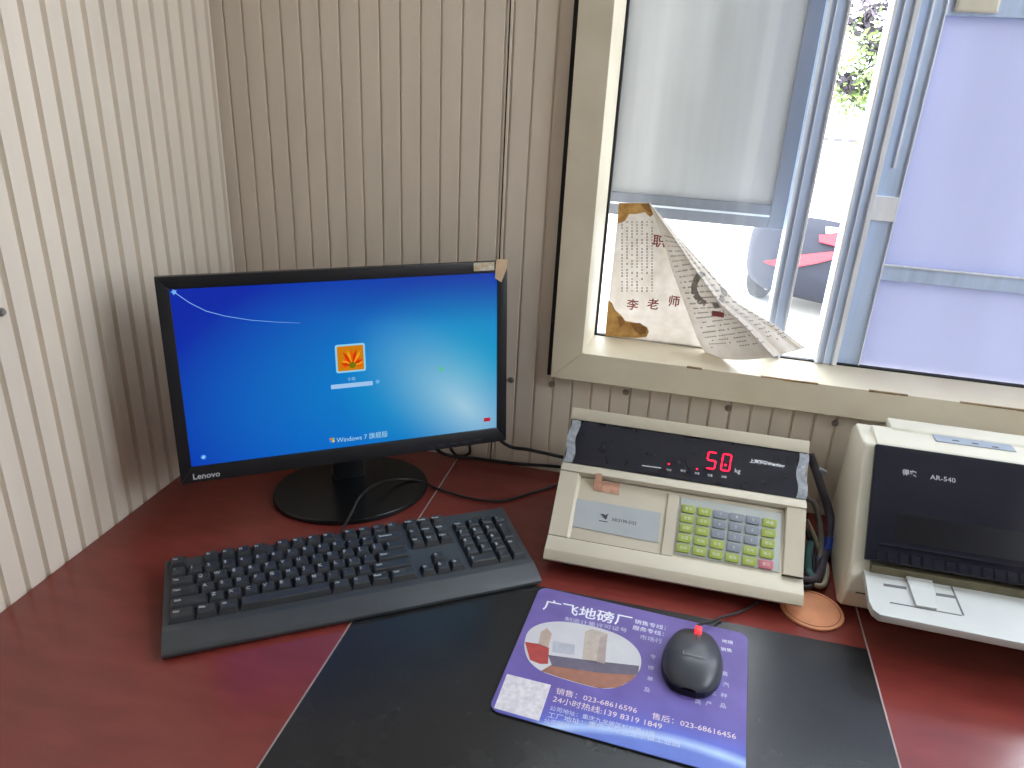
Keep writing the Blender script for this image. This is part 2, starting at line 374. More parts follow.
# black strip paints the shaded gap beside the frame, another the joint below
MB().box((WX0-0.0075, -0.0075, WZ0-0.001), (WX0-0.0002, -0.0002, WZ1)).build('gap_strip', GAPM, window_1)
mb = MB(); x = WX0
random.seed(3)
while x < WX1-0.05:
    dx = random.uniform(0.02, 0.07); h = random.uniform(0.0012, 0.0032); mb.box((x, -0.0105, WZ0-h), (x+dx, -0.0004, WZ0+0.0006)); x += dx
mb.build('gap_strip', GAPM, window_1)
mb = MB(); x = WX0+FI+0.03
while x < WX1-FI-0.05:
    dx = random.uniform(0.012, 0.06); h = random.uniform(0.0003, 0.0015)
    if random.random() < 0.6: mb.box((x, FY-0.0005, WZ0+FI-0.0006-h), (x+dx, FY+0.003, WZ0+FI+0.0004))
    x += dx
mb.build('rust_line', RUST, window_1)
GX0, GX1, GZ0, GZ1 = WX0+FI+0.008, WX1-FI-0.008, WZ0+FI+0.0075, WZ1-FI-0.008
MB().box((GX0-0.002, GY-0.0015, GZ0-0.0005), (GX0+0.0035, GY+0.0075, GZ1)).build('gasket', GAPM, window_1)
MB().box((GX0, GY-0.0015, GZ0-0.001), (GX1, GY+0.0075, GZ0+0.0022)).build('gasket', GAPM, window_1)
BX0, BX1 = 0.873, 0.901                  # meeting stile of the clear sash
CX0, CX1, CX2 = 0.951, 0.983, 1.017      # stile pair of the lavender sash, pane starts at CX2
MB().box((GX0+0.0005, GY+0.001, GZ0+0.001), (BX0+0.002, GY+0.005, GZ1)).build('pane', GLASS, window_1)
def stile(x0, x1, z0, z1, y0, y1):
    r = [MB().box((x0, y0, z0), (x1, y1, z1), bevel=0.0015).build('stile', ALU, window_1)]
    return r
def ridge(x, z0, z1, y, wd=0.0022):
    MB().box((x-wd/2, y-0.003, z0), (x+wd/2, y+0.001, z1), bevel=0.0006).build('bead', ALU2, window_1)
stile(BX0, BX1, GZ0, GZ1, GY-0.004, GY+0.03)
for x in (BX0+0.002, BX0+0.010, BX1-0.002): ridge(x, GZ0, GZ1, GY-0.004, 0.003 if x != BX0+0.010 else 0.0014)
stile(CX0, CX1, GZ0, GZ1, GY-0.004, GY+0.03)
for x in (CX0+0.0025, CX0+0.013): ridge(x, GZ0, GZ1, GY-0.004, 0.004 if x < CX0+0.01 else 0.0014)
ridge(CX1-0.0035, GZ0, GZ1, GY-0.004, 0.0065)
MB().box((CX1, GY+0.004, GZ0), (CX2, GY+0.03, GZ1), bevel=0.001).build('stile', ALU, window_1)
ridge(CX1+0.016, 1.27, GZ1, GY+0.004, 0.0026); ridge(CX2-0.0015, GZ0, GZ1, GY+0.004, 0.002)
RZ0, RZ1 = 1.114, 1.136                  # rail between the two lavender panes
MB().box((1.40, GY-0.004, GZ0), (1.43, GY+0.03, GZ1), bevel=0.001).build('stile', ALU, window_1)
MB().box((1.43, GY+0.014, GZ0), (GX1, GY+0.018, GZ1)).build('pane', GLASS, window_1)
LX1 = 1.40
LAV = sheet_mat('lavender_film_pane', (0.44, 0.45, 0.555), trans=0.5, vary=0.08, scale=2.2, stretch=(5, 5, 0.8))
MB().box((CX2-0.001, GY+0.014, GZ0), (LX1, GY+0.018, RZ0+0.001)).build('pane', LAV, window_1)
MB().box((CX2-0.001, GY+0.014, RZ1-0.001), (LX1, GY+0.018, 1.462)).build('pane', LAV, window_1)
MB().box((CX2, GY+0.006, RZ0), (LX1, GY+0.03, RZ1), bevel=0.001).build('rail', ALU, window_1)
MB().box((CX2, GY+0.003, RZ1-0.001), (LX1, GY+0.008, RZ1+0.0012)).build('bead', ALU2, window_1)
MB().box((CX2, GY+0.004, 1.460), (LX1, GY+0.03, 1.50), bevel=0.001).build('rail', ALU, window_1)
MB().box((1.025, GY-0.001, 1.464), (1.075, GY+0.005, 1.482), bevel=0.003).build('latch', CREAM2, window_1)
MB().box((CX2-0.001, GY+0.014, 1.50), (LX1, GY+0.018, GZ1)).build('pane', GLASS, window_1)
MB().box((CX1-0.002, GY-0.0005, 1.198), (CX2-0.003, GY+0.006, 1.232), bevel=0.001).build('latch', ALU2, window_1)

# ------------------------------------------------------------------ board panel hanging outside the clear sash
OY = 0.15
ALU_OUT = mat('dark_outer_aluminium', (0.155, 0.165, 0.19), 0.5, metal=0.2, vary=0.25, scale=5, stretch=(12, 12, 0.8))  # darker copy for the outer frame, offsetting direct sky light
sh = thing('shutter_panel', 'grey streaked board in an aluminium frame hanging outside the clear sash', 'shutter', (0.60, OY, 1.15))
SX0, SX1, SZ0, SZ1 = 0.575, 0.886, 1.157, 1.72
BOARD = sheet_mat('weathered_grey_board', (0.47, 0.46, 0.44), trans=0.5, vary=0.22, scale=3.0, stretch=(9, 9, 0.5))
MB().box((SX0+0.02, OY+0.004, SZ0+0.03), (SX1-0.025, OY+0.010, SZ1-0.02)).build('board', BOARD, sh)
MB().box((SX1-0.029, OY-0.006, SZ0), (SX1, OY+0.018, SZ1), bevel=0.002).build('stile', ALU_OUT, sh)
MB().box((SX0, OY-0.006, SZ0), (SX0+0.029, OY+0.018, SZ1), bevel=0.002).build('stile', ALU_OUT, sh)
for a, b in ((SZ0, SZ0+0.036), (SZ1-0.036, SZ1)):
    MB().box((SX0+0.029, OY-0.005, a), (SX1-0.029, OY+0.017, b), bevel=0.002).build('rail', ALU_OUT, sh)
MB().box((SX0+0.029, OY-0.008, SZ0+0.018), (SX1-0.029, OY-0.004, SZ0+0.021)).build('bead', ALU2, sh)
for x in (SX0+0.05, SX1-0.05):
    MB().box((x-0.01, 0.076, SZ1-0.03), (x+0.01, OY, SZ1-0.015)).build('bracket', ALU_OUT, sh)

# ================================================================== OUTSIDE
GRZ = -1.2
CONC = mat('pale_concrete_yard', (0.62, 0.61, 0.58), 0.9, vary=0.12, scale=1.5, bump=0.05, bscale=30)
struct(MB().box((-60, -60, GRZ-0.1), (60, 80, GRZ)).build('ground', CONC))
struct(MB().box((-0.1, RY-0.1, GRZ), (RX+0.1, 0.05, -0.08)).build('cabin_plinth', CONC))

# car, seen through the gap between the sashes; local x = length (rear at 0), y = width, z up
CARP = mat('slate_car_paint', (0.022, 0.024, 0.036), 0.6, spec=0.2, coat=0.0, vary=0.08, scale=3)
CARG = mat('sky_pale_car_glass', (0.55, 0.58, 0.62), 0.06, vary=0.05, scale=2)  # pale base colour stands in for the sky reflected in the glass
TAIL = mat('red_lamp_plastic', (0.36, 0.008, 0.022), 0.2, vary=0.3, scale=12)
TYRE = mat('tyre_rubber', (0.02, 0.02, 0.02), 0.8, vary=0.3, scale=30)
SILV = mat('blown_white_silver', (0.80, 0.80, 0.82), 0.3, vary=0.05, scale=4)  # roof's blown-out white put into the colour; hubs and a highlight share it
car = thing('car', 'dark slate car with red tail lamps parked in the yard outside', 'car', (2.02, 7.62, GRZ), math.radians(62))
def car_body():
    b = MB(); N = 28
    secs = []   # x, half width, z bottom, z top
    for t in range(25):
        s = t/24; x = s*3.7
        e = min(1.0, (s/0.13)) if s < 0.13 else (min(1.0, (1-s)/0.16) if s > 0.84 else 1.0)
        rnd = math.sqrt(max(0.0, 1-(1-e)**2))
        secs.append((x, 0.06+0.76*rnd, 0.60-0.42*rnd, 0.68+0.47*rnd - (0.12*max(0, s-0.70)/0.3)))
    rings = []
    for x, hw, zb, zt in secs:
        r = []
        for k in range(N):
            a = 2*math.pi*k/N; ca, sa = math.cos(a), math.sin(a); e = 0.55
            yy = hw*math.copysign(abs(ca)**e, ca); zz = (zb+zt)/2+(zt-zb)/2*math.copysign(abs(sa)**e, sa)
            r.append(b.bm.verts.new((x, yy, zz)))
        rings.append(r)
    for A, B in zip(rings, rings[1:]):
        for k in range(N): b.bm.faces.new((A[k], A[(k+1) % N], B[(k+1) % N], B[k]))
    b.bm.faces.new(rings[0][::-1]); b.bm.faces.new(rings[-1]); return b
car_body().build('body', CARP, car, world=False, smooth=True)
b = MB(); L_ = [(0.30, 0.98, 0.70), (0.62, 1.44, 0.56), (1.9, 1.47, 0.57), (2.65, 0.96, 0.68)]
lo = [(0.22, 0.9, 0.70), (2.75, 0.9, 0.70)]
b.prism([(0.30, 1.05), (0.66, 1.50), (1.95, 1.52), (2.75, 1.02)], -0.62, 0.62, 1, 0.08, 3).build('greenhouse', CARG, car, world=False, smooth=True)
MB().prism([(0.58, 1.485), (0.72, 1.555), (1.85, 1.57), (2.02, 1.505)], -0.56, 0.56, 1, 0.03, 2).build('roof', SILV, car, world=False, smooth=True)
for sx in (0.72, 3.02):
    for sy in (-1, 1):
        M = Matrix.Translation((sx, sy*0.70, 0.30)) @ Matrix.Rotation(math.radians(90), 4, 'X')
        wh = MB().lathe([(0.0, -0.09), (0.26, -0.09), (0.30, -0.06), (0.30, 0.06), (0.26, 0.09), (0.0, 0.09)], 24, M).build('wheel', TYRE, car, world=False, smooth=True)
        MB().lathe([(0.0, -0.095), (0.19, -0.095), (0.19, 0.095), (0.0, 0.095)], 20, M).build('hub', SILV, wh, world=False, smooth=True)

# fence far across the yard
FENCE = mat('white_fence_paint', (0.75, 0.75, 0.75), 0.6, vary=0.1, scale=4)
FENCE2 = mat('grey_fence_cap', (0.07, 0.07, 0.08), 0.6, vary=0.1, scale=4)
fn = thing('yard_fence', 'white railing with grey caps across the far side of the yard', 'fence', (4.5, 25, GRZ))
for k in range(-4, 9):
    x = 4.5+k*0.42
    MB().box((x-0.03, 24.97, GRZ), (x+0.03, 25.03, -0.42)).build('post', FENCE, fn)
    MB().box((x-0.14, 24.93, -0.42), (x+0.14, 25.07, -0.33)).build('post_cap', FENCE2, fn)
for zz in (-1.05, -0.55): MB().box((2.6, 24.985, zz), (8.2, 25.015, zz+0.05)).build('rail', FENCE, fn)

# tree whose lower branches hang into the gap
BARK = mat('dark_bark', (0.045, 0.04, 0.05), 0.9, vary=0.4, scale=10)
LEAF = mat('yellow_green_leaf', (0.20, 0.27, 0.08), 0.6, vary=0.5, scale=3, col2=(0.10, 0.16, 0.04))
LEAF2 = mat('dry_purple_leaf', (0.08, 0.065, 0.085), 0.7, vary=0.4, scale=3)
tree = thing('tree', 'bare branched tree with sparse yellow green leaves outside the window', 'tree', (4.3, 14.5, GRZ))
random.seed(11)
tb = MB(); tb.tube([(4.3, 14.5, GRZ), (4.25, 14.45, 0.3), (4.3, 14.5, 1.6), (4.2, 14.4, 3.2), (4.3, 14.5, 5.0)], lambda t: 0.15*(1-0.7*t), 10)
tb.build('trunk', BARK, tree, smooth=True)
tips = []
for k in range(34):
    z0 = random.uniform(0.9, 4.2); a = random.uniform(math.radians(140), math.radians(230)) if k < 26 else random.uniform(0, 6.28)
    ln = random.uniform(0.9, 2.3); d = Vector((math.cos(a), math.sin(a)*0.7, 0))
    z1 = z0 + random.uniform(-0.55, 0.5); p0 = Vector((4.27, 14.45, z0))
    pts = [p0]
    for j in range(1, 6):
        q = p0 + d*ln*j/5; q.z = z0+(z1-z0)*j/5 + 0.12*math.sin(j*1.2+k); q += Vector((random.uniform(-.06, .06), random.uniform(-.06, .06), random.uniform(-.07, .07))); pts.append(q)
    MB().tube(pts, lambda t, r=random.uniform(0.022, 0.045): r*(1-0.75*t), 6).build('branch', BARK, tree, smooth=True)
    for j in range(2, 6):
        tips.append(pts[j])
        e = pts[j] + Vector((random.uniform(-.35, .1), random.uniform(-.2, .2), random.uniform(-.35, .25)))
        MB().tube([pts[j], (pts[j]+e)/2+Vector((0, 0, .03)), e], 0.011, 5).build('twig', BARK, tree); tips.append(e)
def leaves(n, spread, size, m, sel):
    b = MB()
    for k in range(n):
        c = random.choice(sel)+Vector([random.gauss(0, spread) for _ in range(3)])
        u = Vector([random.gauss(0, 1) for _ in range(3)]).normalized(); v = u.orthogonal().normalized(); s = size*random.uniform(.6, 1.3)
        b.poly([c-u*s, c-v*s*.45, c+u*s, c+v*s*.45])
    o = b.build('foliage', m, tree); o['kind'] = 'stuff'; return o
leaves(1300, 0.20, 0.070, LEAF, [t for t in tips if 0.7 < t.z < 2.2] or tips)
leaves(1500, 0.07, 0.08, LEAF2, random.sample(tips, 40))

# ================================================================== DESK
desk = thing('desk', 'long dark red laminate desk under the window along both walls', 'desk', (1.1, -0.4, 0.0))
JX = (0.0065, 0.4065, 1.0145, RX-0.03); DY0 = -0.80
JW = 0.0008
for i in range(3):
    a = JX[i]+(JW if i else 0); c = JX[i+1]-(JW if i < 2 else 0)
    MB().box((a, DY0, DESK-0.028), (c, -0.006, DESK), bevel=0.0006, seg=1).build('top_board', DESKM, desk)
for x in JX[1:3]: MB().box((x-JW, DY0, DESK-0.028), (x+JW, -0.006, DESK+0.0004)).build('edge_strip', STRIP, desk)
for x in (0.02, 1.0, RX-0.08): MB().box((x, DY0+0.06, 0.0), (x+0.025, -0.05, DESK-0.028)).build('side_panel', DESKM, desk)
MB().box((0.045, -0.10, 0.25), (RX-0.08, -0.085, DESK-0.028)).build('back_panel', DESKM, desk)

dm = MB().box((0.4082, DY0+0.02, DESK+0.0003), (1.0130, -0.311, DESK+0.0019), bevel=0.0006, seg=1).build('desk_mat', MATBLK, None, loc=(0.71, -0.55, DESK))
tag(dm, 'large black leatherette mat lying on the desk under the mouse pad', 'desk mat')
MT = DESK+0.0019
#@@OBJECTS
# ================================================================== MONITOR
MYAW, MTILT = 0.6063, 0.1069
MC = Vector((0.3087, -0.2128, 0.9778)); MW, MH = 0.463, 0.2766
BASEC = Vector((0.2815, -0.166, DESK))
MXA = Vector((math.cos(MYAW), math.sin(MYAW), 0)); MN0 = Vector((math.sin(MYAW), -math.cos(MYAW), 0))
MZA = Vector((0, 0, 1))*math.cos(MTILT) - MN0*math.sin(MTILT); MNA = MN0*math.cos(MTILT) + Vector((0, 0, 1))*math.sin(MTILT)
def mp(a, b, d=0.0): return MC + MXA*a + MZA*b + MNA*d
MFR = frame(MC, MXA, MZA)               # local x right, y up, z out of the screen
mon = thing('computer_monitor', 'black widescreen monitor on a round base showing a blue login screen', 'monitor', BASEC, MYAW)
SL, ST, SB = 0.0152, 0.0160, 0.0226
# bezel: four bars round the screen plus the back shell
hw, hh = MW/2, MH/2
bz = MB()
bz.prism([(-hw, -hh), (hw, -hh), (hw-SL, -hh+SB), (-hw+SL, -hh+SB)], -0.014, 0.0, 2, 0.0007)
bz.prism([(hw, -hh), (hw, hh), (hw-SL, hh-ST), (hw-SL, -hh+SB)], -0.014, 0.0, 2, 0.0007)
bz.prism([(hw, hh), (-hw, hh), (-hw+SL, hh-ST), (hw-SL, hh-ST)], -0.014, 0.0, 2, 0.0007)
bz.prism([(-hw, hh), (-hw, -hh), (-hw+SL, -hh+SB), (-hw+SL, hh-ST)], -0.014, 0.0, 2, 0.0007)
bmesh.ops.transform(bz.bm, matrix=MFR, verts=bz.bm.verts)
bezel = bz.build('bezel', BLK, mon, smooth=True)
sh_ = MB()
sh_.box((-hw+0.001, -hh+0.001, -0.022), (hw-0.001, hh-0.001, -0.012), MFR, 0.003)
sh_.prism([(-0.17, -0.10), (0.17, -0.10), (0.17, 0.09), (-0.17, 0.09)], -0.045, -0.02, 2, 0.012, 3, MFR)
sh_.build('back_shell', BLK, mon, smooth=True)
# stand
nk = MB(); nk.prism([(-0.022, 0.21), (-0.016, 0.14), (0.020, 0.045), (0.020, 0.009), (0.046, 0.009), (0.046, 0.055), (0.012, 0.21)], -0.024, 0.024, 0, 0.003, 2)
nk.build('neck', BLK, mon, world=False, smooth=True)
MB().lathe([(0, 0), (0.985, 0), (1.0, 0.002), (1.0, 0.006), (0.985, 0.0085), (0.6, 0.0105), (0.0, 0.0115)], 64, Matrix.Translation(BASEC) @ Matrix.Rotation(MYAW, 4, 'Z') @ Matrix.Diagonal((0.119, 0.096, 1, 1))).build('base', BLKGLOSS, mon, smooth=True)
# screen
sw, sx0, sx1, sy0, sy1 = MW-2*SL, -hw+SL, hw-SL, -hh+SB, hh-ST
def screen_mat():
    m = bpy.data.materials.new('login_screen'); m.use_nodes = True; n = m.node_tree.nodes; L = m.node_tree.links; n.clear()
    out = n.new('ShaderNodeOutputMaterial'); add = n.new('ShaderNodeAddShader'); em = n.new('ShaderNodeEmission'); gl = n.new('ShaderNodeBsdfPrincipled')
    gl.inputs['Base Color'].default_value = (0.004, 0.004, 0.006, 1); gl.inputs['Roughness'].default_value = 0.45; gl.inputs['Specular IOR Level'].default_value = 0.2
    tc = n.new('ShaderNodeTexCoord')
    def radial(cx, cy, rx, ry, ang=0.0, soft=False):
        mpn = n.new('ShaderNodeMapping'); mpn.vector_type = 'TEXTURE'
        mpn.inputs['Location'].default_value = (cx, cy, 0); mpn.inputs['Rotation'].default_value = (0, 0, ang); mpn.inputs['Scale'].default_value = (rx, ry, 1)
        g = n.new('ShaderNodeTexGradient'); g.gradient_type = 'SPHERICAL'
        L.new(tc.outputs['Object'], mpn.inputs[0]); L.new(mpn.outputs[0], g.inputs[0])
        if soft:
            pw = n.new('ShaderNodeMath'); pw.operation = 'POWER'; pw.inputs[1].default_value = 2.0; L.new(g.outputs['Fac'], pw.inputs[0]); return pw.outputs[0]
        return g.outputs['Fac']
    def over(base, col, fac, k):
        mx = n.new('ShaderNodeMix'); mx.data_type = 'RGBA'
        mr = n.new('ShaderNodeMath'); mr.operation = 'MULTIPLY'; mr.inputs[1].default_value = k; L.new(fac, mr.inputs[0]); L.new(mr.outputs[0], mx.inputs[0])
        if isinstance(base, tuple): mx.inputs[6].default_value = (*base, 1)
        else: L.new(base, mx.inputs[6])
        mx.inputs[7].default_value = (*col, 1); return mx.outputs[2]
    c = over(srgb(3, 40, 172), srgb(0, 84, 205), radial(0.0, -0.10, 0.32, 0.24), 1.0)
    c = over(c, srgb(0, 128, 208), radial(0.09, -0.02, 0.34, 0.19, 0.1), 1.3)
    c = over(c, srgb(30, 172, 210), radial(0.17, -0.03, 0.19, 0.16, 0.0), 0.9)
    c = over(c, srgb(165, 210, 232), radial(0.165, -0.075, 0.22, 0.10, -0.75, True), 1.0)
    c = over(c, srgb(6, 34, 165), radial(0.16, 0.15, 0.32, 0.10), 1.0)
    L.new(c, em.inputs[0]); em.inputs[1].default_value = SCREEN_E
    L.new(em.outputs[0], add.inputs[0]); L.new(gl.outputs[0], add.inputs[1]); L.new(add.outputs[0], out.inputs[0]); return m
SCREEN_E = 0.39
b = MB(); b.box((sx0-0.001, sy0-0.001, -0.004), (sx1+0.001, sy1+0.001, -0.0022))
scr = b.build('screen', screen_mat(), mon, world=False); scr.matrix_basis = wmat(mon).inverted() @ MFR
def spx(x, y):
    """photo pixel -> screen plane coordinates"""
    p = hit(x, y, mp(0, 0, -0.0022), MNA); q = MFR.inverted() @ p; return q.x, q.y
ZS = -0.0019
def sem(name, r, g, bb, k=1.0): return emis('screen_'+name, srgb(r, g, bb), SCREEN_E*k)
def flat(name, pts, m, parent=scr, z=ZS, t=0.0002):
    MB().prism(pts, z, z+t, 2).build(name, m, parent, world=False)
def stext(s, px, py, size, m, **kw):
    x, y = spx(px, py); return text('lettering', s, size, Matrix.Translation((x, y, ZS)), m, scr, world=False, **kw)
# light streak
pts = [spx(*p) for p in ((174, 292), (190, 303), (206, 311), (225, 316), (250, 320), (275, 322), (300, 323))]
up_ = [(x, y+0.00065*(1-i/8)) for i, (x, y) in enumerate(pts)]; dn = [(x, y-0.00065*(1-i/8)) for i, (x, y) in enumerate(pts)]
flat('light_streak', up_+dn[::-1], sem('streak', 140, 190, 245))
x, y = spx(174, 292); flat('light_spot', [(x+0.0042*math.cos(k*0.628)*(1 if k % 2 else 0.5), y+0.0042*math.sin(k*0.628)*(1 if k % 2 else 0.5)) for k in range(10)], sem('spot', 120, 180, 245))
# user picture: pale rounded frame with an orange flower
tx, ty = spx(350.5, 358); TS = 0.0205
def rrect(cx, cy, w, h, r, n=5):
    P = []
    for (sx, sy, a0) in ((1, -1, -90), (1, 1, 0), (-1, 1, 90), (-1, -1, 180)):
        for k in range(n+1):
            a = math.radians(a0+90*k/n); P.append((cx+sx*(w/2-r)+r*math.cos(a), cy+sy*(h/2-r)+r*math.sin(a)))
    return P
flat('picture_frame', rrect(tx, ty, 2*TS, 2*TS*0.98, 0.003), sem('tile_rim', 150, 215, 240))
flat('picture', rrect(tx, ty, 2*TS-0.005, 2*TS*0.98-0.005, 0.0015), sem('tile_back', 215, 130, 20), z=ZS+0.0002)
fx, fy = tx+0.002, ty-0.010
random.seed(5)
for k in range(13):
    a = math.radians(-5+k*190/12); ln = 0.0235 if 3 < k < 9 else 0.0165
    tipx, tipy = fx+math.cos(a)*ln, fy+math.sin(a)*ln
    tipx = min(max(tipx, tx-TS+0.003), tx+TS-0.003); tipy = min(max(tipy, ty-TS+0.003), ty+TS-0.0035)
    dx, dy = -math.sin(a)*0.0022, math.cos(a)*0.0022
    mx_, my_ = (fx*0.4+tipx*0.6), (fy*0.4+tipy*0.6)
    flat('petal', [(fx, fy), (mx_-dx, my_-dy), (tipx, tipy), (mx_+dx, my_+dy)], sem('petal%d' % (k % 3), *((240, 95, 15), (250, 165, 30), (215, 55, 15))[k % 3]), z=ZS+0.0004+0.00005*(k % 3), t=0.0001)
flat('flower_heart', [(fx+0.005*math.cos(t*0.785), fy+0.0045*math.sin(t*0.785)) for t in range(8)], sem('heart', 120, 120, 20), z=ZS+0.0006)
stext('小北', 351.5, 379, 0.0055, sem('text', 170, 215, 245))
ix, iy = spx(352, 385); flat('entry_field', rrect(ix, iy, 0.058, 0.0062, 0.001), sem('field', 165, 205, 245))
jx, jy = spx(377.5, 381.5); flat('enter_button', [(jx+0.003*math.cos(t*0.785), jy+0.003*math.sin(t*0.785)) for t in range(8)], sem('field2', 110, 180, 235))
stext('Windows 7 旗舰版', 362.5, 437.3, 0.0100, sem('logo_text', 170, 215, 235), squeeze=0.92)
lx, ly = spx(332, 440)
for dx, dy, c in ((-1, 1, (235, 110, 50)), (1, 1, (140, 200, 70)), (-1, -1, (70, 150, 230)), (1, -1, (250, 210, 70))):
    flat('logo_pane', [(lx+dx*0.0018+sx*0.0015, ly+dy*0.0018+sy*0.0015+sx*0.0004) for sx, sy in ((-1, -1), (1, -1), (1, 1), (-1, 1))], sem('pane%d%d' % (dx, dy), *c))
ax_, ay_ = spx(203.5, 457); flat('access_icon', [(ax_+0.0036*math.cos(t*0.785), ay_+0.0036*math.sin(t*0.785)) for t in range(8)], sem('icon', 70, 150, 240))
flat('access_arrow', [(ax_-0.002, ay_), (ax_, ay_-0.0022), (ax_+0.0022, ay_+0.0022)], sem('icon2', 200, 230, 255), z=ZS+0.0002)
bx_, by_ = spx(487, 419.5); flat('power_button', rrect(bx_, by_, 0.0105, 0.0058, 0.001), sem('power', 190, 40, 60))
gx_, gy_ = spx(441, 369); flat('glint', [(gx_+0.003*math.cos(t*0.785), gy_+0.004*math.sin(t*0.785)) for t in range(8)], sem('glint', 90, 205, 150))
# lettering on the bezel, the small buttons, the tape and the sticker
p = hit(206.5, 475.5, mp(0, 0, 0.0002), MNA)
text('brand_lettering', 'Lenovo', 0.0115, frame(p, MXA, MZA), mat('silver_lettering', (0.55, 0.56, 0.58), 0.4, vary=0.1, scale=90), mon, bold=0.0002)
for k in range(4):
    p = hit(441+k*12.5, 445.4-k*1.9, mp(0, 0, 0.0), MNA); q = MFR.inverted() @ p
    MB().box((q.x-0.005, q.y-0.0006, -0.0005), (q.x+0.005, q.y+0.0006, 0.0004), MFR).build('menu_button', mat('button_grey', (0.06, 0.06, 0.065), 0.4, vary=0.1, scale=40), mon)
a1 = MFR.inverted() @ hit(484, 266.5, mp(0, 0, 0), MNA)
stk = MB().box((a1.x-0.0155, a1.y-0.0058, -0.0004), (a1.x+0.0155, a1.y+0.0058, 0.0006), MFR).build('sticker', mat('worn_label', (0.50, 0.50, 0.45), 0.7, vary=0.5, scale=160, col2=(0.40, 0.28, 0.12)), mon)
a2 = [MFR.inverted() @ hit(x, y, mp(0, 0, 0), MNA) for x, y in ((496, 259.5), (507, 259), (506.5, 268), (501, 282), (494.5, 278))]
MB().prism([(v.x, v.y) for v in a2], 0.0006, 0.0014, 2).bm.free()
tp = MB(); tp.prism([(v.x, v.y) for v in a2], 0.0006, 0.0016, 2, 0, 2, MFR); tp.build('tape', mat('tan_tape', (0.55, 0.38, 0.22), 0.6, vary=0.2, scale=80), mon)
for (lx_, ly_) in ((spx(169.0, 289)), (spx(169.3, 330))): pass

# ================================================================== KEYBOARD
KA = math.radians(34.0); KO = Vector((0.2352, -0.5612, DESK+0.0021)); KWD, KDP = 0.455, 0.155
kb = thing('keyboard', 'black full-size keyboard with a palm rest in front of the monitor', 'keyboard', KO, KA)
kp = [(0, 0.0015), (0.002, 0.0), (0.153, 0.0), (KDP, 0.004), (KDP, 0.0225), (0.153, 0.0240), (0.036, 0.0150), (0.028, 0.0150), (0.004, 0.0085), (0, 0.006)]
MB().prism(kp, 0.0, KWD, 0, 0.0012, 2).build('body', KBM, kb, world=False, smooth=True)
# recessed key wells are framed by thin raised walls
U = 0.0195; RY_ = 0.0185; Y0 = 0.0385; X0 = 0.0065
def deckz(y): return 0.0150 + (y-0.036)*(0.0090/0.117)
TILT = math.atan2(0.0090, 0.117)
key_cache = {}
def key_mesh(wu, hu):
    k = (round(wu, 3), round(hu, 3))
    if k in key_cache: return key_cache[k]
    w_, h_ = wu*U-0.0011, hu*RY_-0.0011; b_ = bmesh.new()
    lv = [(0.0, 0.0, 0.0, 0.0), (0.0012, 0.0002, 0.0, 0.0), (0.0068, 0.0024, 0.0020, 0.0010), (0.0076, 0.0034, 0.0030, 0.0018)]
    rings = []
    for z, ix, iy, sh in lv:
        rings.append([b_.verts.new((sx*(w_/2-ix), sy*(h_/2-iy)+sh, z)) for sx, sy in ((-1, -1), (1, -1), (1, 1), (-1, 1))])
    for A, B in zip(rings, rings[1:]):
        for i in range(4): b_.faces.new((A[i], A[(i+1) % 4], B[(i+1) % 4], B[i]))
    c = b_.verts.new((0, 0.0018, 0.0070))
    for i in range(4): b_.faces.new((rings[-1][i], rings[-1][(i+1) % 4], c))
    me = bpy.data.meshes.new('key'); b_.to_mesh(me); b_.free(); me.materials.append(KEYM); key_cache[k] = me; return me
def key(x, row, wu, leg, hu=1.0, yoff=0.0):
    """x in units from the left of the key field, row 0 = bottom"""
    w_ = wu*U; cx = X0 + x*U + w_/2; cy = Y0 + row*RY_ + hu*RY_/2 + yoff
    o = bpy.data.objects.new('key', key_mesh(wu, hu)); COL.objects.link(o); o.parent = kb
    o.location = (cx, cy, deckz(cy)-0.0004); o.rotation_euler = (TILT, 0, 0)
    if leg:
        sz = 0.0068 if len(leg) == 1 else 0.0042
        lx = (-w_/2+0.0062) if wu < 1.2 else (-w_/2+0.0042+len(leg)*0.0012)
        text('legend', leg, sz, Matrix.Translation((lx, hu*RY_/2-0.0062, 0.00745)), LEG, o, world=False, extr=0.00012, bold=0.00022)
FR = 0.0025
key(0, 5, 1, 'Esc', yoff=FR)
for g, x0 in enumerate((2.0, 6.5, 11.0)):
    for k in range(4): key(x0+k, 5, 1, 'F%d' % (g*4+k+1), yoff=FR)
for k, c in enumerate('`1234567890-='): key(k, 4, 1, c)
key(13, 4, 2, 'Backspace')
key(0, 3, 1.5, 'Tab')
for k, c in enumerate('QWERTYUIOP[]'): key(1.5+k, 3, 1, c)
key(13.5, 3, 1.5, '\\')
key(0, 2, 1.75, 'Caps')
for k, c in enumerate("ASDFGHJKL;'"): key(1.75+k, 2, 1, c)
key(12.75, 2, 2.25, 'Enter')
key(0, 1, 2.25, 'Shift')
for k, c in enumerate('ZXCVBNM,./'): key(2.25+k, 1, 1, c)
key(12.25, 1, 2.75, 'Shift')
xx = 0
for wu, lg in ((1.5, 'Ctrl'), (1.25, 'Win'), (1.25, 'Alt'), (5.5, ''), (1.25, 'Alt'), (1.25, 'Fn'), (1.25, 'Menu'), (1.75, 'Ctrl')):
    key(xx, 0, wu, lg); xx += wu
for k, c in enumerate(('PrtSc', 'ScrLk', 'Pause')): key(15.3+k, 5, 1, c, yoff=FR)
for k, c in enumerate(('Ins', 'Home', 'PgUp')): key(15.3+k, 4, 1, c)
for k, c in enumerate(('Del', 'End', 'PgDn')): key(15.3+k, 3, 1, c)
key(16.3, 1, 1, '↑')
for k, c in enumerate('←↓→'): key(15.3+k, 0, 1, c)
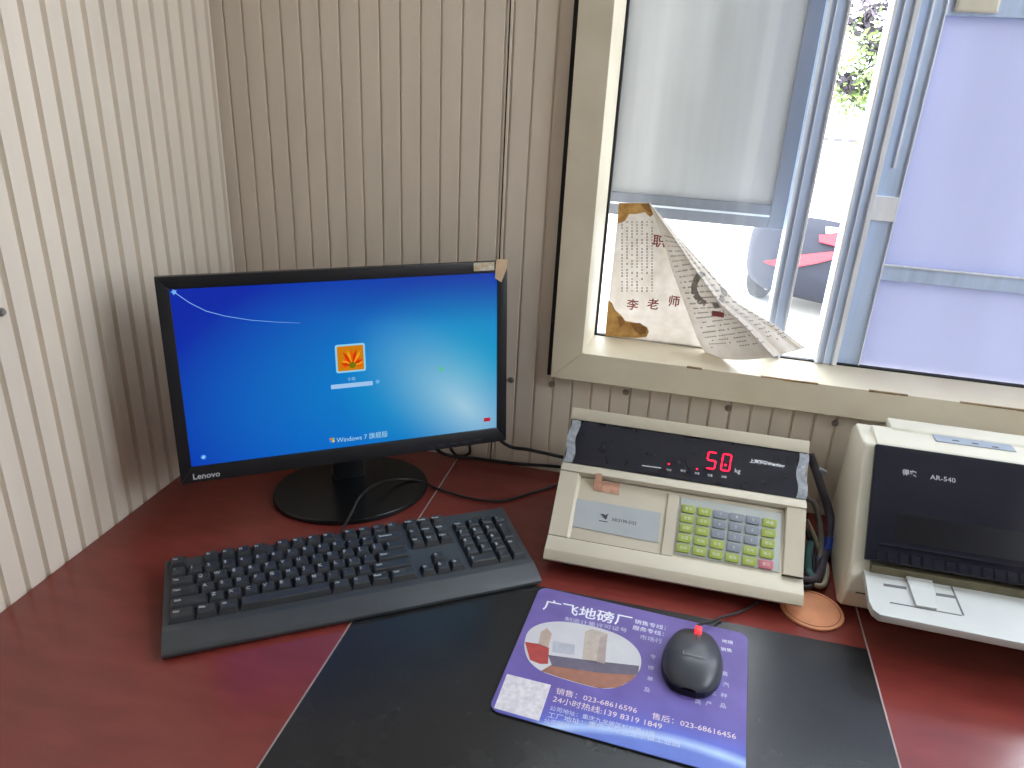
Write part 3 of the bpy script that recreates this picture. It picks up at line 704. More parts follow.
for k, c in enumerate(('Num', '/', '*', '-')): key(18.65+k, 4, 1, c)
for r, row in ((3, '789'), (2, '456'), (1, '123')):
    for k, c in enumerate(row): key(18.65+k, r, 1, c)
key(18.65, 0, 2, '0'); key(20.65, 0, 1, '.'); key(21.65, 2, 1, '+', hu=2.0); key(21.65, 0, 1, 'Ent', hu=2.0)
text('brand_lettering', 'Lenovo', 0.0090, Matrix.Translation((X0+20.6*U, 0.1425, deckz(0.1425)+0.0007)) @ Matrix.Rotation(TILT, 4, 'X'), mat('faint_lettering', (0.09, 0.095, 0.10), 0.5, vary=0.1, scale=60), kb, world=False)
for x in (0.04, KWD-0.04):
    MB().box((x-0.012, 0.135, -0.0002), (x+0.012, 0.146, 0.0006)).build('rubber_foot', TYRE, kb, world=False)

# keyboard lead: leaves the rear edge, loops over the monitor base, runs behind the scale indicator
kc = [on_desk(350, 524, 0.012), on_desk(352, 512, 0.020), on_desk(360, 497, 0.030), on_desk(376, 484, 0.030), on_desk(400, 479, 0.016), on_desk(424, 482, 0.008),
      on_desk(436, 488, 0.004), on_desk(466, 497, 0.003), on_desk(500, 501, 0.003), on_desk(530, 493, 0.003), on_desk(556, 485, 0.003), on_desk(580, 476, 0.003)]
kc[0] = Vector((Matrix.Translation(KO) @ Matrix.Rotation(KA, 4, 'Z')) @ Vector((0.215, KDP+0.003, 0.012)))
cb = MB().tube(kc, 0.0019, 8, smooth=6).build('keyboard_cable', CABLE, None, loc=(0.5, -0.15, DESK), smooth=True)
tag(cb, 'thin black lead looping from the keyboard over the monitor base', 'cable')
c2 = MB().tube([mp(0.14, -0.115, -0.03), on_desk(452, 451, 0.02), on_desk(462, 456, 0.004), on_desk(470, 450, 0.02), mp(0.17, -0.115, -0.035)], 0.0024, 8, smooth=6).build('monitor_cable', CABLE, None, loc=(0.48, -0.1, DESK), smooth=True)
tag(c2, 'short black cable looped just under the right corner of the monitor', 'cable', None)
c3 = MB().tube([mp(0.19, -0.10, -0.034), on_wall(505, 444, -0.03), on_wall(530, 450, -0.026), on_wall(562, 457, -0.022), on_wall(600, 466, -0.022)], 0.0028, 8, smooth=6).build('power_cable', CABLE, None, loc=(0.55, -0.03, DESK), smooth=True)
tag(c3, 'black cable hanging along the wall from monitor to scale indicator, upper of two', 'cable')
c4 = MB().tube([mp(0.10, -0.10, -0.034), on_wall(440, 452, -0.04), on_wall(480, 459, -0.022), on_wall(520, 464, -0.016), on_wall(560, 467, -0.014), on_wall(600, 474, -0.014)], 0.0028, 8, smooth=6).build('signal_cable', CABLE, None, loc=(0.5, -0.03, DESK), smooth=True)
tag(c4, 'black cable lying where the desk meets the wall, lower of two', 'cable')
# ================================================================== SCALE INDICATOR
IX0, IX1 = 0.6075, 0.9385; IC = (IX0+IX1)/2
ind = thing('scale_indicator', 'beige weighing scale indicator with red lit digits and green keypad', 'scale indicator', (IC, -0.19, DESK))
PB, VT, VB, DT, DB, LG, LN, LP, BT = (-0.1092, 0.9199), (-0.1092, 0.9199), (-0.1180, 0.9055), (-0.1165, 0.9035), (-0.1692, 0.8606), (-0.1817, 0.8563), (-0.2504, 0.7925), (-0.2725, 0.7846), (-0.2808, 0.7737)
IW = MB()
# head with the visor; the display sits in its sloping face
IW.prism([(-0.085, 0.772), (-0.076, 0.896), (-0.1085, 0.9199), VB, (-0.1135, 0.9045), (-0.1660, 0.8590), DB, LG, (-0.1800, 0.8490), (-0.1500, 0.830), (-0.150, 0.772)], IX0, IX1, 0, 0.0012, 2)
# lower deck: wedge with a lip and a bevelled chin
dk = lambda t, off=0.0: (LG[0]+(LN[0]-LG[0])*t, LG[1]+(LN[1]-LG[1])*t-off)
IW.prism([(-0.100, 0.765), (-0.140, 0.838), (dk(0.0, 0.0125)[0]+0.004, dk(0.0, 0.0095)[1]), (LN[0], LN[1]-0.0014), (-0.2508, LN[1]), LP, BT, (-0.275, 0.7675)], IX0, IX1, 0, 0.0010, 2)
body = IW.build('housing', CREAM, ind, smooth=True)
# recessed deck plane (keys and label lie on it)
KD0, KD1 = Vector((0, dk(0.0, 0.0125)[0]+0.004, dk(0.0, 0.0095)[1])), Vector((0, LN[0], LN[1]-0.0014))
KDIR = (KD0-KD1).normalized(); KN = Vector((1, 0, 0)).cross(KDIR).normalized()
def kpx(x, y, lift=0.0):
    return hit(x, y, KD0 + KN*lift, KN)
KF = frame(Vector((IC, KD1.y, KD1.z)), (1, 0, 0), KDIR)
KFI = KF.inverted()
def kloc(x, y, lift=0.0): q = KFI @ kpx(x, y, lift); return q.x, q.y
# raised cheeks left and right of the deck
def cheek(x0, x1, xi0, xi1):
    b = bmesh.new(); top = (LG[0]+0.002, LG[1]-0.0012); bot = (LN[0]-0.0004, LN[1]+0.0008)
    top0, bot0 = (KD0.y, KD0.z-0.001), (KD1.y, KD1.z-0.001)
    A = [b.verts.new((x, *p)) for x, p in ((x0, top), (x1, top), (x1, bot), (x0, bot))]
    B = [b.verts.new((x, *p)) for x, p in ((xi0, top0), (xi1, top0), (xi1, bot0), (xi0, bot0))]
    b.faces.new(A)
    b.faces.new(B[::-1])
    for i in range(4): b.faces.new((A[i], A[(i+1) % 4], B[(i+1) % 4], B[i]))
    bmesh.ops.recalc_face_normals(b, faces=b.faces[:]); m = MB(); m.join(b); return m
lx_in = kpx(577, 480).x; rx_in = kpx(784, 520).x
cheek(IX0+0.0004, lx_in+0.001, IX0+0.0004, lx_in+0.006).build('cheek', CREAM, ind)
cheek(rx_in+0.002, IX1-0.0004, rx_in, IX1-0.0004).build('cheek', CREAM, ind)
# raised rib between the label field and the keypad
q0, q1 = kpx(668, 500), kpx(663, 550)
rib = MB(); xr0 = (KFI @ kpx(664, 530)).x; xr1 = (KFI @ kpx(675, 530)).x
rib.box((xr0, 0.0, 0.0), (xr1, (KD0-KD1).length-0.004, 0.0022), KF, 0.0006); rib.build('divider', CREAM, ind)
DLINE = mat('dark_joint_line', (0.10, 0.085, 0.06), 0.8, vary=0.2, scale=80)  # dark brown of the housing joints
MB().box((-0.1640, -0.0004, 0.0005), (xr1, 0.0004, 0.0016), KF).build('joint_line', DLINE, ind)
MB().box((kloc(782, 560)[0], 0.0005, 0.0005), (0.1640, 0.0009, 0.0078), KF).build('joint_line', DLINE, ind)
# keypad plate
PLT = mat('keypad_plate', (0.46, 0.49, 0.47), 0.5, vary=0.06, scale=30)
px0, px1 = kloc(677, 530)[0], kloc(780.5, 545)[0]; py0, py1 = 0.004, (KD0-KD1).length-0.006
MB().box((px0, py0, 0.0002), (px1, py1, 0.0014), KF, 0.0005, 1).build('keypad_plate', PLT, ind)
GK = mat('green_key', (0.36, 0.44, 0.08), 0.45, vary=0.12, scale=60); SK = mat('grey_key', (0.25, 0.28, 0.33), 0.45, vary=0.1, scale=60); RK = mat('pink_key', (0.55, 0.16, 0.20), 0.45, vary=0.1, scale=60)
KTXT = mat('key_print', (0.72, 0.75, 0.62), 0.6, vary=0.05, scale=60)
c00, c05, c40, c45 = [Vector(kloc(*p, 0.002)) for p in ((688.5, 509.5), (769.5, 523.5), (683.0, 548.5), (766.0, 565.0))]
kw = (c05-c00).length/5*0.845; kh = (c40-c00).length/4*0.80
def ikey_mesh(m):
    b = MB(); w2_, h2_ = kw/2, kh/2
    pts = [(-w2_, -h2_), (w2_*0.80, -h2_), (w2_, -h2_*0.45), (w2_, h2_), (-w2_, h2_)]
    b.prism(pts, 0.0, 0.0032, 2, 0.0009, 2); me = bpy.data.meshes.new('key'); b.bm.to_mesh(me); b.bm.free(); me.materials.append(m)
    me.polygons.foreach_set('use_smooth', [True]*len(me.polygons)); me.set_sharp_from_angle(angle=math.radians(50)); return me
IKM = {'G': ikey_mesh(GK), 'S': ikey_mesh(SK), 'P': ikey_mesh(RK)}
KM = Matrix.Translation(-ind.location) @ KF
pat = ['GGSSSG', 'GGSSSG', 'GGSSSG', 'GGGSGG', 'GGGGGP']
legs = [['置零', '去皮', '7', '8', '9', '称重'], ['查重', '检查', '4', '5', '6', '打印'], ['日期', '时间', '1', '2', '3', '储存'], ['设置', '校验', '车号', '0', '货号', '输出'], ['总和', '清除', '检索', '删除', '确认', '复位']]
for r in range(5):
    for c in range(6):
        t, s_ = c/5, r/4
        p = c00*(1-t)*(1-s_)+c05*t*(1-s_)+c40*(1-t)*s_+c45*t*s_
        o = bpy.data.objects.new('key', IKM[pat[r][c]]); COL.objects.link(o); o.parent = ind
        o.matrix_basis = KM @ Matrix.Translation((p.x, p.y, 0.0010)) @ Matrix.Rotation(-0.02, 4, 'Z')
        lg = legs[r][c]; text('legend', lg, 0.0058 if len(lg) == 1 else 0.0050, Matrix.Translation((0, 0, 0.00325)), KTXT, o, world=False, extr=0.00008)
# label plate with the maker's bird mark and type number
lp = [kloc(*p) for p in ((577, 498.5), (661, 513), (658, 543), (572.5, 526.5))]
LPM = mat('grey_label_film', (0.42, 0.45, 0.46), 0.5, vary=0.06, scale=40); INK = mat('dark_ink', (0.05, 0.055, 0.06), 0.6, vary=0.1, scale=60)
mb = MB().prism(lp, 0.0003, 0.0009, 2, 0, 2, KF); label_plate = mb.build('label_plate', LPM, ind)
lm = kloc(604, 517.5)
def lpoly(pts, name='mark'):
    MB().prism([(lm[0]+x*0.001, lm[1]+y*0.001) for x, y in pts], 0.0009, 0.0011, 2, 0, 2, KF).build(name, INK, label_plate)
lpoly([(-6.5, 3.2), (-2, 4.6), (1.5, 3.4), (5.5, 6.4), (4.0, 2.5), (4.4, -0.5), (2.0, -3.6), (0.8, -1.2), (-2.4, -0.9), (-0.6, 0.6), (-4.4, 1.1), (-2.6, 2.2)])
lpoly([(-6, -5.2), (6, -5.2), (6, -6.4), (-6, -6.4)], 'mark_bar')
lt = kloc(624, 521.8)
text('type_lettering', 'XK3190-DS3', 0.0062, KF @ Matrix.Translation((lt[0], lt[1], 0.0009)), INK, label_plate, bold=0.0001)
# display
DP0 = Vector((0, -0.1137, 0.9050)); DP1 = Vector((0, -0.1678, 0.8596)); DDIR = (DP0-DP1).normalized(); DN = Vector((1, 0, 0)).cross(DDIR).normalized()
DF = frame(Vector((IC, DP1.y, DP1.z)), (1, 0, 0), DDIR); DFI = DF.inverted()
def dloc(x, y): q = DFI @ hit(x, y, DP1+DN*0.001, DN); return q.x, q.y
DISPM = mat('smoked_display_window', (0.014, 0.015, 0.024), 0.24, vary=0.25, scale=60)
MB().box((IX0-IC+0.0012, 0.0015, -0.0015), (IX1-IC-0.0012, DDIR.dot(DP0-DP1)-0.002, 0.0010), DF, 0.0004, 1).build('display_window', DISPM, ind)
LED = emis('red_led', (1.0, 0.012, 0.045), 1.6); LEDD = mat('unlit_led', (0.05, 0.008, 0.012), 0.4, vary=0.1, scale=60)
def seg_digit(cx, cy, on, w_=0.0112, h_=0.0245, t=0.0021):
    sl = 0.06
    def hb(y, k):
        pts = [(-w_/2+t*0.6, y-t/2), (w_/2-t*0.6, y-t/2), (w_/2-t*0.1, y), (w_/2-t*0.6, y+t/2), (-w_/2+t*0.6, y+t/2), (-w_/2+t*0.1, y)]
        sgm(pts)
    def vb(x, y0, y1): sgm([(x-t/2, y0+t*0.6), (x, y0+t*0.1), (x+t/2, y0+t*0.6), (x+t/2, y1-t*0.6), (x, y1-t*0.1), (x-t/2, y1-t*0.6)])
    def sgm(pts):
        MB().prism([(cx+x+sl*y, cy+y) for x, y in pts], 0.0010, 0.0014, 2, 0, 2, DF).build('led_segment', LED, ind)
    if 'a' in on: hb(h_/2, 0)
    if 'g' in on: hb(0, 0)
    if 'd' in on: hb(-h_/2, 0)
    for s_, x, y0, y1 in (('f', -w_/2, 0, h_/2), ('b', w_/2, 0, h_/2), ('e', -w_/2, -h_/2, 0), ('c', w_/2, -h_/2, 0)):
        if s_ in on: vb(x, y0, y1)
seg_digit(*dloc(711.5, 460.5), 'afgcd'); seg_digit(*dloc(726.2, 462.5), 'abcdef')
x, y = dloc(725.5, 465); MB().lathe([(0, 0.001), (0.0016, 0.001), (0.0016, 0.0014), (0, 0.0014)], 10, DF @ Matrix.Translation((x, y, 0))).build('led_segment', LED, ind)
for px, py in ((668.8, 464), (697, 469)):
    x, y = dloc(px, py); MB().lathe([(0, 0.001), (0.0014, 0.001), (0.0014, 0.0014), (0, 0.0014)], 12, DF @ Matrix.Translation((x, y, 0))).build('indicator_led', LED, ind)
def dtext(s, px, py, size, **kw):
    x, y = dloc(px, py); text('lettering', s, size, DF @ Matrix.Translation((x, y, 0.0010)), WHITE_PR, ind, **kw)
dtext('kg', 737.5, 471, 0.0088)
dtext('动态', 669, 470, 0.0036); dtext('零位', 683, 471, 0.0036); dtext('净重', 697, 473.5, 0.0036); dtext('毛重', 710, 475.5, 0.0036); dtext('皮重', 724, 477, 0.0036)
x, y = dloc(642, 465.5); x2, y2 = dloc(661, 468)
MB().prism([(x, y+0.0006), (x2, y2+0.0006), (x2, y2-0.0006), (x, y-0.0006)], 0.001, 0.0012, 2, 0, 2, DF).build('print_line', WHITE_PR, ind)
dtext('上海耀华Weighing', 767, 463.5, 0.0062, bold=0.0002, squeeze=0.95)
# clear tape on both ends of the display, crinkled
TAPE = tape_mat('frosted_tape', (0.42, 0.44, 0.48), 0.62)
def tape(x0, x1, amp):
    random.seed(int(x0*1e4) % 97); ln = DDIR.dot(DP0-DP1)
    jit = {}
    b = MB()
    def fn(u, v):
        k = (round(u, 3), round(v, 3))
        if k not in jit: jit[k] = random.uniform(0, amp)
        wob = 0.0018*math.sin(v*9+x0*40) if (u in (0, 1)) else 0
        return DF @ Vector((x0+(x1-x0)*u+wob, 0.001+(ln-0.004)*v, 0.0013+jit[k]))
    b.grid(fn, 4, 14).thicken(0.0002); b.build('clear_tape', TAPE, ind)
tape(IX0-IC+0.0012, dloc(576.5, 440)[0], 0.0008); tape(dloc(797, 480)[0], IX1-IC-0.0008, 0.0016)
PEACH = tape_mat('peach_tape', (0.72, 0.40, 0.28), 0.75)
pk = [kloc(*p) for p in ((594, 480), (620, 484), (619, 495), (593, 490))]
MB().prism(pk, 0.0004, 0.0010, 2, 0, 2, KF).build('peach_tape', PEACH, ind)
pk2 = [kpx(593, 490, 0.001), kpx(602, 491, 0.001), hit(602, 474, (0, LG[0]-0.0004, LG[1]), (0, 1, 0)), hit(596, 473, (0, LG[0]-0.0004, LG[1]), (0, 1, 0))]
MB().poly(pk2).thicken(0.0002).build('peach_tape', PEACH, ind)
for x in (IX0+0.03, IX1-0.03):
    for y in (-0.245, -0.105):
        MB().lathe([(0, DESK), (0.010, DESK), (0.011, DESK+0.004), (0.009, 0.775), (0, 0.775)], 16, Matrix.Translation((x, y, 0))).build('foot', TYRE, ind, smooth=True)

# ================================================================== MOUSE PAD
PA = math.radians(-3.2); PX = Vector((math.cos(PA), math.sin(PA), 0)); PYV = Vector((-math.sin(PA), math.cos(PA), 0))
PO = Vector((0.6118, -0.3148, MT)) - PYV*0.215       # lower left corner
PW, PH, PT = 0.262, 0.215, 0.0026
def padmat():
    m = bpy.data.materials.new('printed_pad_cloth'); m.use_nodes = True; n = m.node_tree.nodes; L = m.node_tree.links
    b_ = n['Principled BSDF']; b_.inputs['Roughness'].default_value = 0.5; b_.inputs['Specular IOR Level'].default_value = 0.4
    tc = n.new('ShaderNodeTexCoord'); sp = n.new('ShaderNodeSeparateXYZ'); L.new(tc.outputs['Object'], sp.inputs[0])
    nz = n.new('ShaderNodeTexNoise'); nz.inputs['Scale'].default_value = 22; nz.inputs['Detail'].default_value = 6; L.new(tc.outputs['Object'], nz.inputs['Vector'])
    # printed planet: its limb is a big circle under the lower edge
    mpn = n.new('ShaderNodeMapping'); mpn.vector_type = 'TEXTURE'; mpn.inputs['Location'].default_value = (0.20, -0.338, 0); mpn.inputs['Scale'].default_value = (0.5, 0.5, 1)
    g = n.new('ShaderNodeTexGradient'); g.gradient_type = 'SPHERICAL'; L.new(tc.outputs['Object'], mpn.inputs[0])
    flat_ = n.new('ShaderNodeVectorMath'); flat_.operation = 'MULTIPLY'; flat_.inputs[1].default_value = (1, 1, 0); L.new(mpn.outputs[0], flat_.inputs[0]); L.new(flat_.outputs[0], g.inputs[0])
    rp = n.new('ShaderNodeValToRGB'); L.new(g.outputs['Fac'], rp.inputs[0]); e = rp.color_ramp.elements
    e[0].position = 0.0; e[0].color = (*srgb(112, 96, 158), 1); e[1].position = 1.0; e[1].color = (*srgb(60, 90, 180), 1)
    for pos, c in ((0.16, (102, 86, 156)), (0.215, (96, 86, 162)), (0.255, (86, 98, 186)), (0.274, (170, 195, 230)), (0.290, (96, 118, 192)), (0.36, (84, 106, 186))):
        q = e.new(pos); q.color = (*srgb(*c), 1)
    mx = n.new('ShaderNodeMix'); mx.data_type = 'RGBA'; mx.blend_type = 'OVERLAY'; mx.inputs[0].default_value = 0.45
    rr = n.new('ShaderNodeValToRGB'); rr.color_ramp.elements[0].position = 0.35; rr.color_ramp.elements[1].position = 0.7; rr.color_ramp.elements[0].color = (.3, .3, .36, 1); rr.color_ramp.elements[1].color = (.62, .62, .66, 1)
    L.new(nz.outputs['Fac'], rr.inputs[0]); L.new(rp.outputs[0], mx.inputs[6]); L.new(rr.outputs[0], mx.inputs[7]); L.new(mx.outputs[2], b_.inputs['Base Color']); return m
pad = thing('mouse_pad', 'purple printed mouse pad with white lettering on the black mat', 'mouse pad', PO, PA)
PADM = padmat()
MB().prism(rrect(PW/2, PH/2, PW, PH, 0.012), 0, PT-0.0008, 2).build('rubber_base', TYRE, pad, world=False)
MB().prism(rrect(PW/2, PH/2, PW-0.001, PH-0.001, 0.0115), PT-0.0008, PT, 2).build('printed_cloth', PADM, pad, world=False)
PM = pad.matrix_basis.copy(); PMI = (Matrix.Translation(PO) @ Matrix.Rotation(PA, 4, 'Z')).inverted()
def ppx(x, y): q = PMI @ on_desk(x, y, MT-DESK+PT); return Vector((q.x, q.y))
def pt(s, a, b_, size, m=WHITE_PR, **kw):
    """lettering centred on the photo segment a-b"""
    p = (ppx(*a)+ppx(*b_))/2; d = ppx(*b_)-ppx(*a); me = text_data(s, size, 0.00005, kw.get('bold', 0.0))
    wd = max(v.co.x for v in me.vertices)-min(v.co.x for v in me.vertices)
    size = round(size*min(1.6, max(0.6, d.length/wd)), 5); me = text_data(s, size, 0.00005, kw.get('bold', 0.0))
    wd = max(v.co.x for v in me.vertices)-min(v.co.x for v in me.vertices); sq = max(0.55, min(1.9, d.length/wd))
    return text('lettering', s, size, Matrix.Translation((p.x, p.y, PT)) @ Matrix.Rotation(math.atan2(d.y, d.x), 4, 'Z'), m, pad, world=False, extr=0.00005, bold=kw.get('bold', 0.0), squeeze=round(sq, 3))
WB = mat('white_pad_print', (0.78, 0.80, 0.84), 0.5, vary=0.05, scale=80); WS = mat('faded_pad_print', (0.50, 0.52, 0.66), 0.5, vary=0.05, scale=80); GD = mat('pink_pad_print', (0.72, 0.58, 0.56), 0.5, vary=0.05, scale=80)
pt('广飞地磅厂', (544, 605), (632, 623), 0.0165, WB, bold=0.0003)
pt('制造计量许可证号', (565, 619), (627, 631), 0.0052, WS)
pt('销售专线：', (637, 622), (668, 629), 0.0062, WB); pt('服务专线：', (635, 628), (666, 635), 0.0062, WB); pt('市场行', (640, 637), (662, 642), 0.0058, WS)
pt('销售：023-68616596', (556, 691), (637, 711), 0.0086, GD); pt('24小时热线:139 8319 1849', (553, 699), (662, 727), 0.0084, GD)
pt('售后：023-68616456', (652, 716), (736, 737), 0.0084, GD)
pt('公司地址：重庆九龙坡区杉杉路65号', (550, 708), (655, 735), 0.0068, WS); pt('工厂地址：重庆大足区龙水镇工业园', (548, 715), (680, 745), 0.0068, WS); pt('公司网址：', (546, 721), (574, 727), 0.0068, WS)
for s_, px, py in (('专', 653, 657), ('修', 651, 668), ('单', 650, 679), ('及', 647, 690), ('售', 725, 674), ('汽', 726, 685), ('秤', 724, 696), ('品', 723, 706), ('产', 709, 704), ('类', 698, 702), ('之', 713, 693)):
    p = ppx(px, py); text('lettering', s_, 0.0075, Matrix.Translation((p.x, p.y, PT)), WS, pad, world=False, extr=0.00005)
for s_, a, b_ in (('地磅', (722, 641), (733, 643)), ('销售', (721, 649), (732, 651))): pt(s_, a, b_, 0.0055, WB)
# blank white square where a code is printed
sq_ = [ppx(*p) for p in ((507, 674), (551, 685), (539, 721), (494, 708))]
MB().prism([tuple(v) for v in sq_[::-1]], PT, PT+0.0001, 2).build('white_square', mat('white_code_field', (0.70, 0.68, 0.70), 0.6, vary=0.08, scale=200, col2=(0.52, 0.48, 0.52)), pad, world=False)
# oval picture: sky, plant buildings, red truck, road
ov = [ppx(*p) for p in ((524, 642), (528, 630), (541, 623), (560, 621), (582, 624), (604, 629), (624, 637), (637, 648), (642, 659), (640, 671), (632, 680), (618, 688), (600, 689), (580, 684), (560, 678), (542, 672), (530, 663), (525, 653))]
def chaikin(P):
    Q = []
    for i in range(len(P)):
        a, c = P[i], P[(i+1) % len(P)]; Q += [a*0.75+c*0.25, a*0.25+c*0.75]
    return Q
ov = chaikin(chaikin(ov))
picture = MB().prism([tuple(v) for v in ov[::-1]], PT, PT+0.0001, 2).build('picture', mat('photo_sky', (0.56, 0.55, 0.57), 0.5, vary=0.08, scale=40), pad, world=False)
def pic(pts, name, col, z=1):
    MB().prism([tuple(ppx(*p)) for p in pts[::-1]], PT+0.0001*z, PT+0.0001*(z+1), 2).build(name, mat('photo_'+name, col, 0.5, vary=0.2, scale=120), picture, world=False)
pic([(541, 671), (553, 664), (600, 672), (637, 674), (632, 680), (618, 687.5), (600, 688.5), (580, 683.5), (560, 677.5)], 'road', (0.34, 0.14, 0.09))
pic([(548, 655), (585, 660), (639, 666), (638, 675), (600, 673), (552, 666)], 'plant_hall', (0.13, 0.11, 0.16), 2)
pic([(525, 642), (538, 644), (549, 648), (548, 664), (540, 664), (530, 660)], 'red_truck', (0.42, 0.05, 0.045), 2)
pic([(541, 632), (547, 628), (552, 634), (548, 648), (538, 645)], 'silo', (0.48, 0.36, 0.30), 2)
pic([(585, 632), (592, 629), (608, 634), (604, 664), (582, 660)], 'tower', (0.50, 0.42, 0.36), 2); pic([(596, 662), (600, 638), (607, 635), (605, 664)], 'tower_side', (0.40, 0.32, 0.29), 3)
pic([(553, 641), (575, 645), (574, 655), (552, 652)], 'shed', (0.44, 0.44, 0.50), 2)

# ================================================================== MOUSE
ms = thing('computer_mouse', 'black wired mouse with a glowing red wheel on the purple pad', 'mouse', Vector((0.8075, -0.4010, MT+PT)), math.radians(-4.5))
ML, MWD, MHT = 0.102, 0.066, 0.032
def mouse_pt(u, v):
    """u around 0..1 from tail to nose, v across -1..1"""
    y = -ML/2 + ML*u; pr_ = (math.sin(math.pi*min(max(u, 0.0), 1.0)))**0.30
    half = MWD/2*pr_*(0.97+0.06*math.cos((u-0.35)*5)); x = half*v
    top = MHT*(math.sin(math.pi*min(1, (u*0.80+0.11))))**0.75*(1-0.22*u)
    z = 0.008 + (top-0.008)*max(0.0, (1-abs(v)**2.6))**0.5*pr_**0.5
    return x, y, z
b = MB(); b.grid(lambda s, t: mouse_pt(0.004+0.992*s, -1+2*t), 26, 22)
b.build('shell', mat('mouse_shell', (0.055, 0.058, 0.072), 0.36, vary=0.2, scale=40), ms, world=False, smooth=True)
b = MB(); pts_l = [mouse_pt(0.004+0.992*i/26, -1) for i in range(27)]; pts_r = [mouse_pt(0.004+0.992*i/26, 1) for i in range(27)]
outl = [(p[0]*1.01, p[1]) for p in pts_l] + [(p[0]*1.01, p[1]) for p in reversed(pts_r)]
b.prism(outl, 0.0, 0.0082, 2).build('underside', BLK, ms, world=False)
M = Matrix.Translation((0.001, 0.0380, 0.0150)) @ Matrix.Rotation(math.radians(90), 4, 'Y')
b = MB(); b.lathe([(0, -0.0040), (0.0070, -0.0040), (0.0080, -0.0025), (0.0080, 0.0025), (0.0070, 0.0040), (0, 0.0040)], 20, M)
b.build('scroll_wheel', mat('red_lit_wheel', (0.5, 0.02, 0.02), 0.4, emit=(1.0, 0.02, 0.03), estr=0.9, vary=0.1, scale=90), ms, world=False, smooth=True)
u0 = 0.60
sl_ = MB(); sl_.tube([Vector(mouse_pt(u, 0.0))+Vector((0, 0, 0.0001)) for u in (0.60, 0.66, 0.72, 0.78)], 0.0005, 6).build('button_slit', GAPM, ms, world=False)
p = Vector(mouse_pt(0.34, 0)); text('brand_lettering', 'Lenovo', 0.0085, Matrix.Translation(p+Vector((0, 0, 0.0002))) @ Matrix.Rotation(math.radians(-2), 4, 'X'), mat('grey_lettering', (0.20, 0.205, 0.22), 0.5, vary=0.1, scale=90), ms, world=False)
mw = Matrix.Translation(ms.location) @ Matrix.Rotation(math.radians(-4.5), 4, 'Z')
mcab = [mw @ Vector((0, 0.0485, 0.010)), mw @ Vector((0.001, 0.058, 0.011)), on_desk(712, 622, 0.010), on_desk(722, 617, 0.006), on_desk(740, 612, 0.004), on_desk(760, 600, 0.004), on_desk(775, 585, 0.004)]
o = MB().tube(mcab, 0.0016, 8, smooth=6).build('mouse_cable', CABLE, None, loc=(0.83, -0.33, DESK), smooth=True)
tag(o, 'thin dark lead running from the mouse under the scale indicator', 'cable')
# ================================================================== PRINTER
pn = thing('dot_matrix_printer', 'ivory dot matrix printer with a dark smoked front cover on the right', 'printer', (1.2, -0.15, DESK))
NX0, NX1 = 1.0005, 1.392
prof = [(-0.050, DESK+0.003), (-0.228, DESK+0.003), (-0.246, DESK+0.012), (-0.256, 0.790), (-0.247, 0.812), (-0.236, 0.826), (-0.132, 0.935), (-0.128, 0.9395), (-0.068, 0.9395), (-0.050, 0.925)]
b = MB().prism(prof, NX0, NX1, 0, 0.004, 3)
for v in b.bm.verts:
    if v.co.x < 1.05: v.co.x -= 0.011*max(0.0, min(1.0, (0.93-v.co.z)/0.13))*max(0.0, min(1.0, (-0.05-v.co.y)/0.06))
b.build('housing', CREAM2, pn, smooth=True)
# chamfered left shoulder seen beside the cover, joint line of the base
MB().prism([(-0.240, 0.7905), (-0.2568, 0.7905), (-0.2568, 0.7915), (-0.240, 0.7915)], NX0, NX1+0.0003, 0).build('joint_line', DLINE, pn)
MB().prism([(-0.060, 0.9380), (-0.098, 0.9380), (-0.090, 0.9500), (-0.060, 0.9510)], 1.040, 1.352, 0, 0.0025, 2).build('rear_cover', CREAM2, pn, smooth=True)
MB().prism([(-0.086, 0.9385), (-0.135, 0.9375), (-0.130, 0.9425), (-0.086, 0.9475)], 1.016, 1.376, 0, 0.0015, 2).build('top_cover', CREAM2, pn, smooth=True)
for x in (NX0+0.04, NX1-0.04):
    for y in (-0.21, -0.08): MB().lathe([(0, DESK), (0.009, DESK), (0.009, DESK+0.005), (0, DESK+0.005)], 14, Matrix.Translation((x, y, 0))).build('foot', TYRE, pn)
# status panel on the slope of the top cover
TP0, TP1 = Vector((0, -0.086, 0.9475)), Vector((0, -0.130, 0.9425)); TD = (TP0-TP1).normalized(); TN = Vector((1, 0, 0)).cross(TD).normalized()
TF = frame(Vector((1.14, TP1.y, TP1.z)), (1, 0, 0), TD); TFI = TF.inverted()
def tloc(x, y): q = TFI @ hit(x, y, TP1+TN*0.0008, TN); return q.x, q.y
sp_ = MB().prism([tloc(*p) for p in ((930, 430.5), (1007.5, 441), (1016.5, 452), (936, 441))][::-1], 0.0003, 0.0013, 2, 0, 2, TF).build('status_panel', mat('status_film', (0.34, 0.38, 0.44), 0.4, vary=0.1, scale=60), pn)
for px, py in ((945, 434.5), (963, 437), (982, 440.5)):
    x, y = tloc(px, py); MB().lathe([(0, 0.0013), (0.0014, 0.0013), (0.0014, 0.0017), (0, 0.0017)], 10, TF @ Matrix.Translation((x, y, 0))).build('status_lamp', INK, sp_)
for px, py in ((955.5, 441), (975, 444), (995, 447.5)):
    x, y = tloc(px, py); text('lettering', '===', 0.0070, TF @ Matrix.Translation((x, y, 0.0013)), INK, sp_, bold=0.0002) if False else MB().prism([(x-0.0045, y-0.0008), (x+0.0045, y-0.0012), (x+0.0030, y+0.0012), (x-0.0030, y+0.0010)], 0.0013, 0.0016, 2, 0, 2, TF).build('button_mark', INK, sp_)
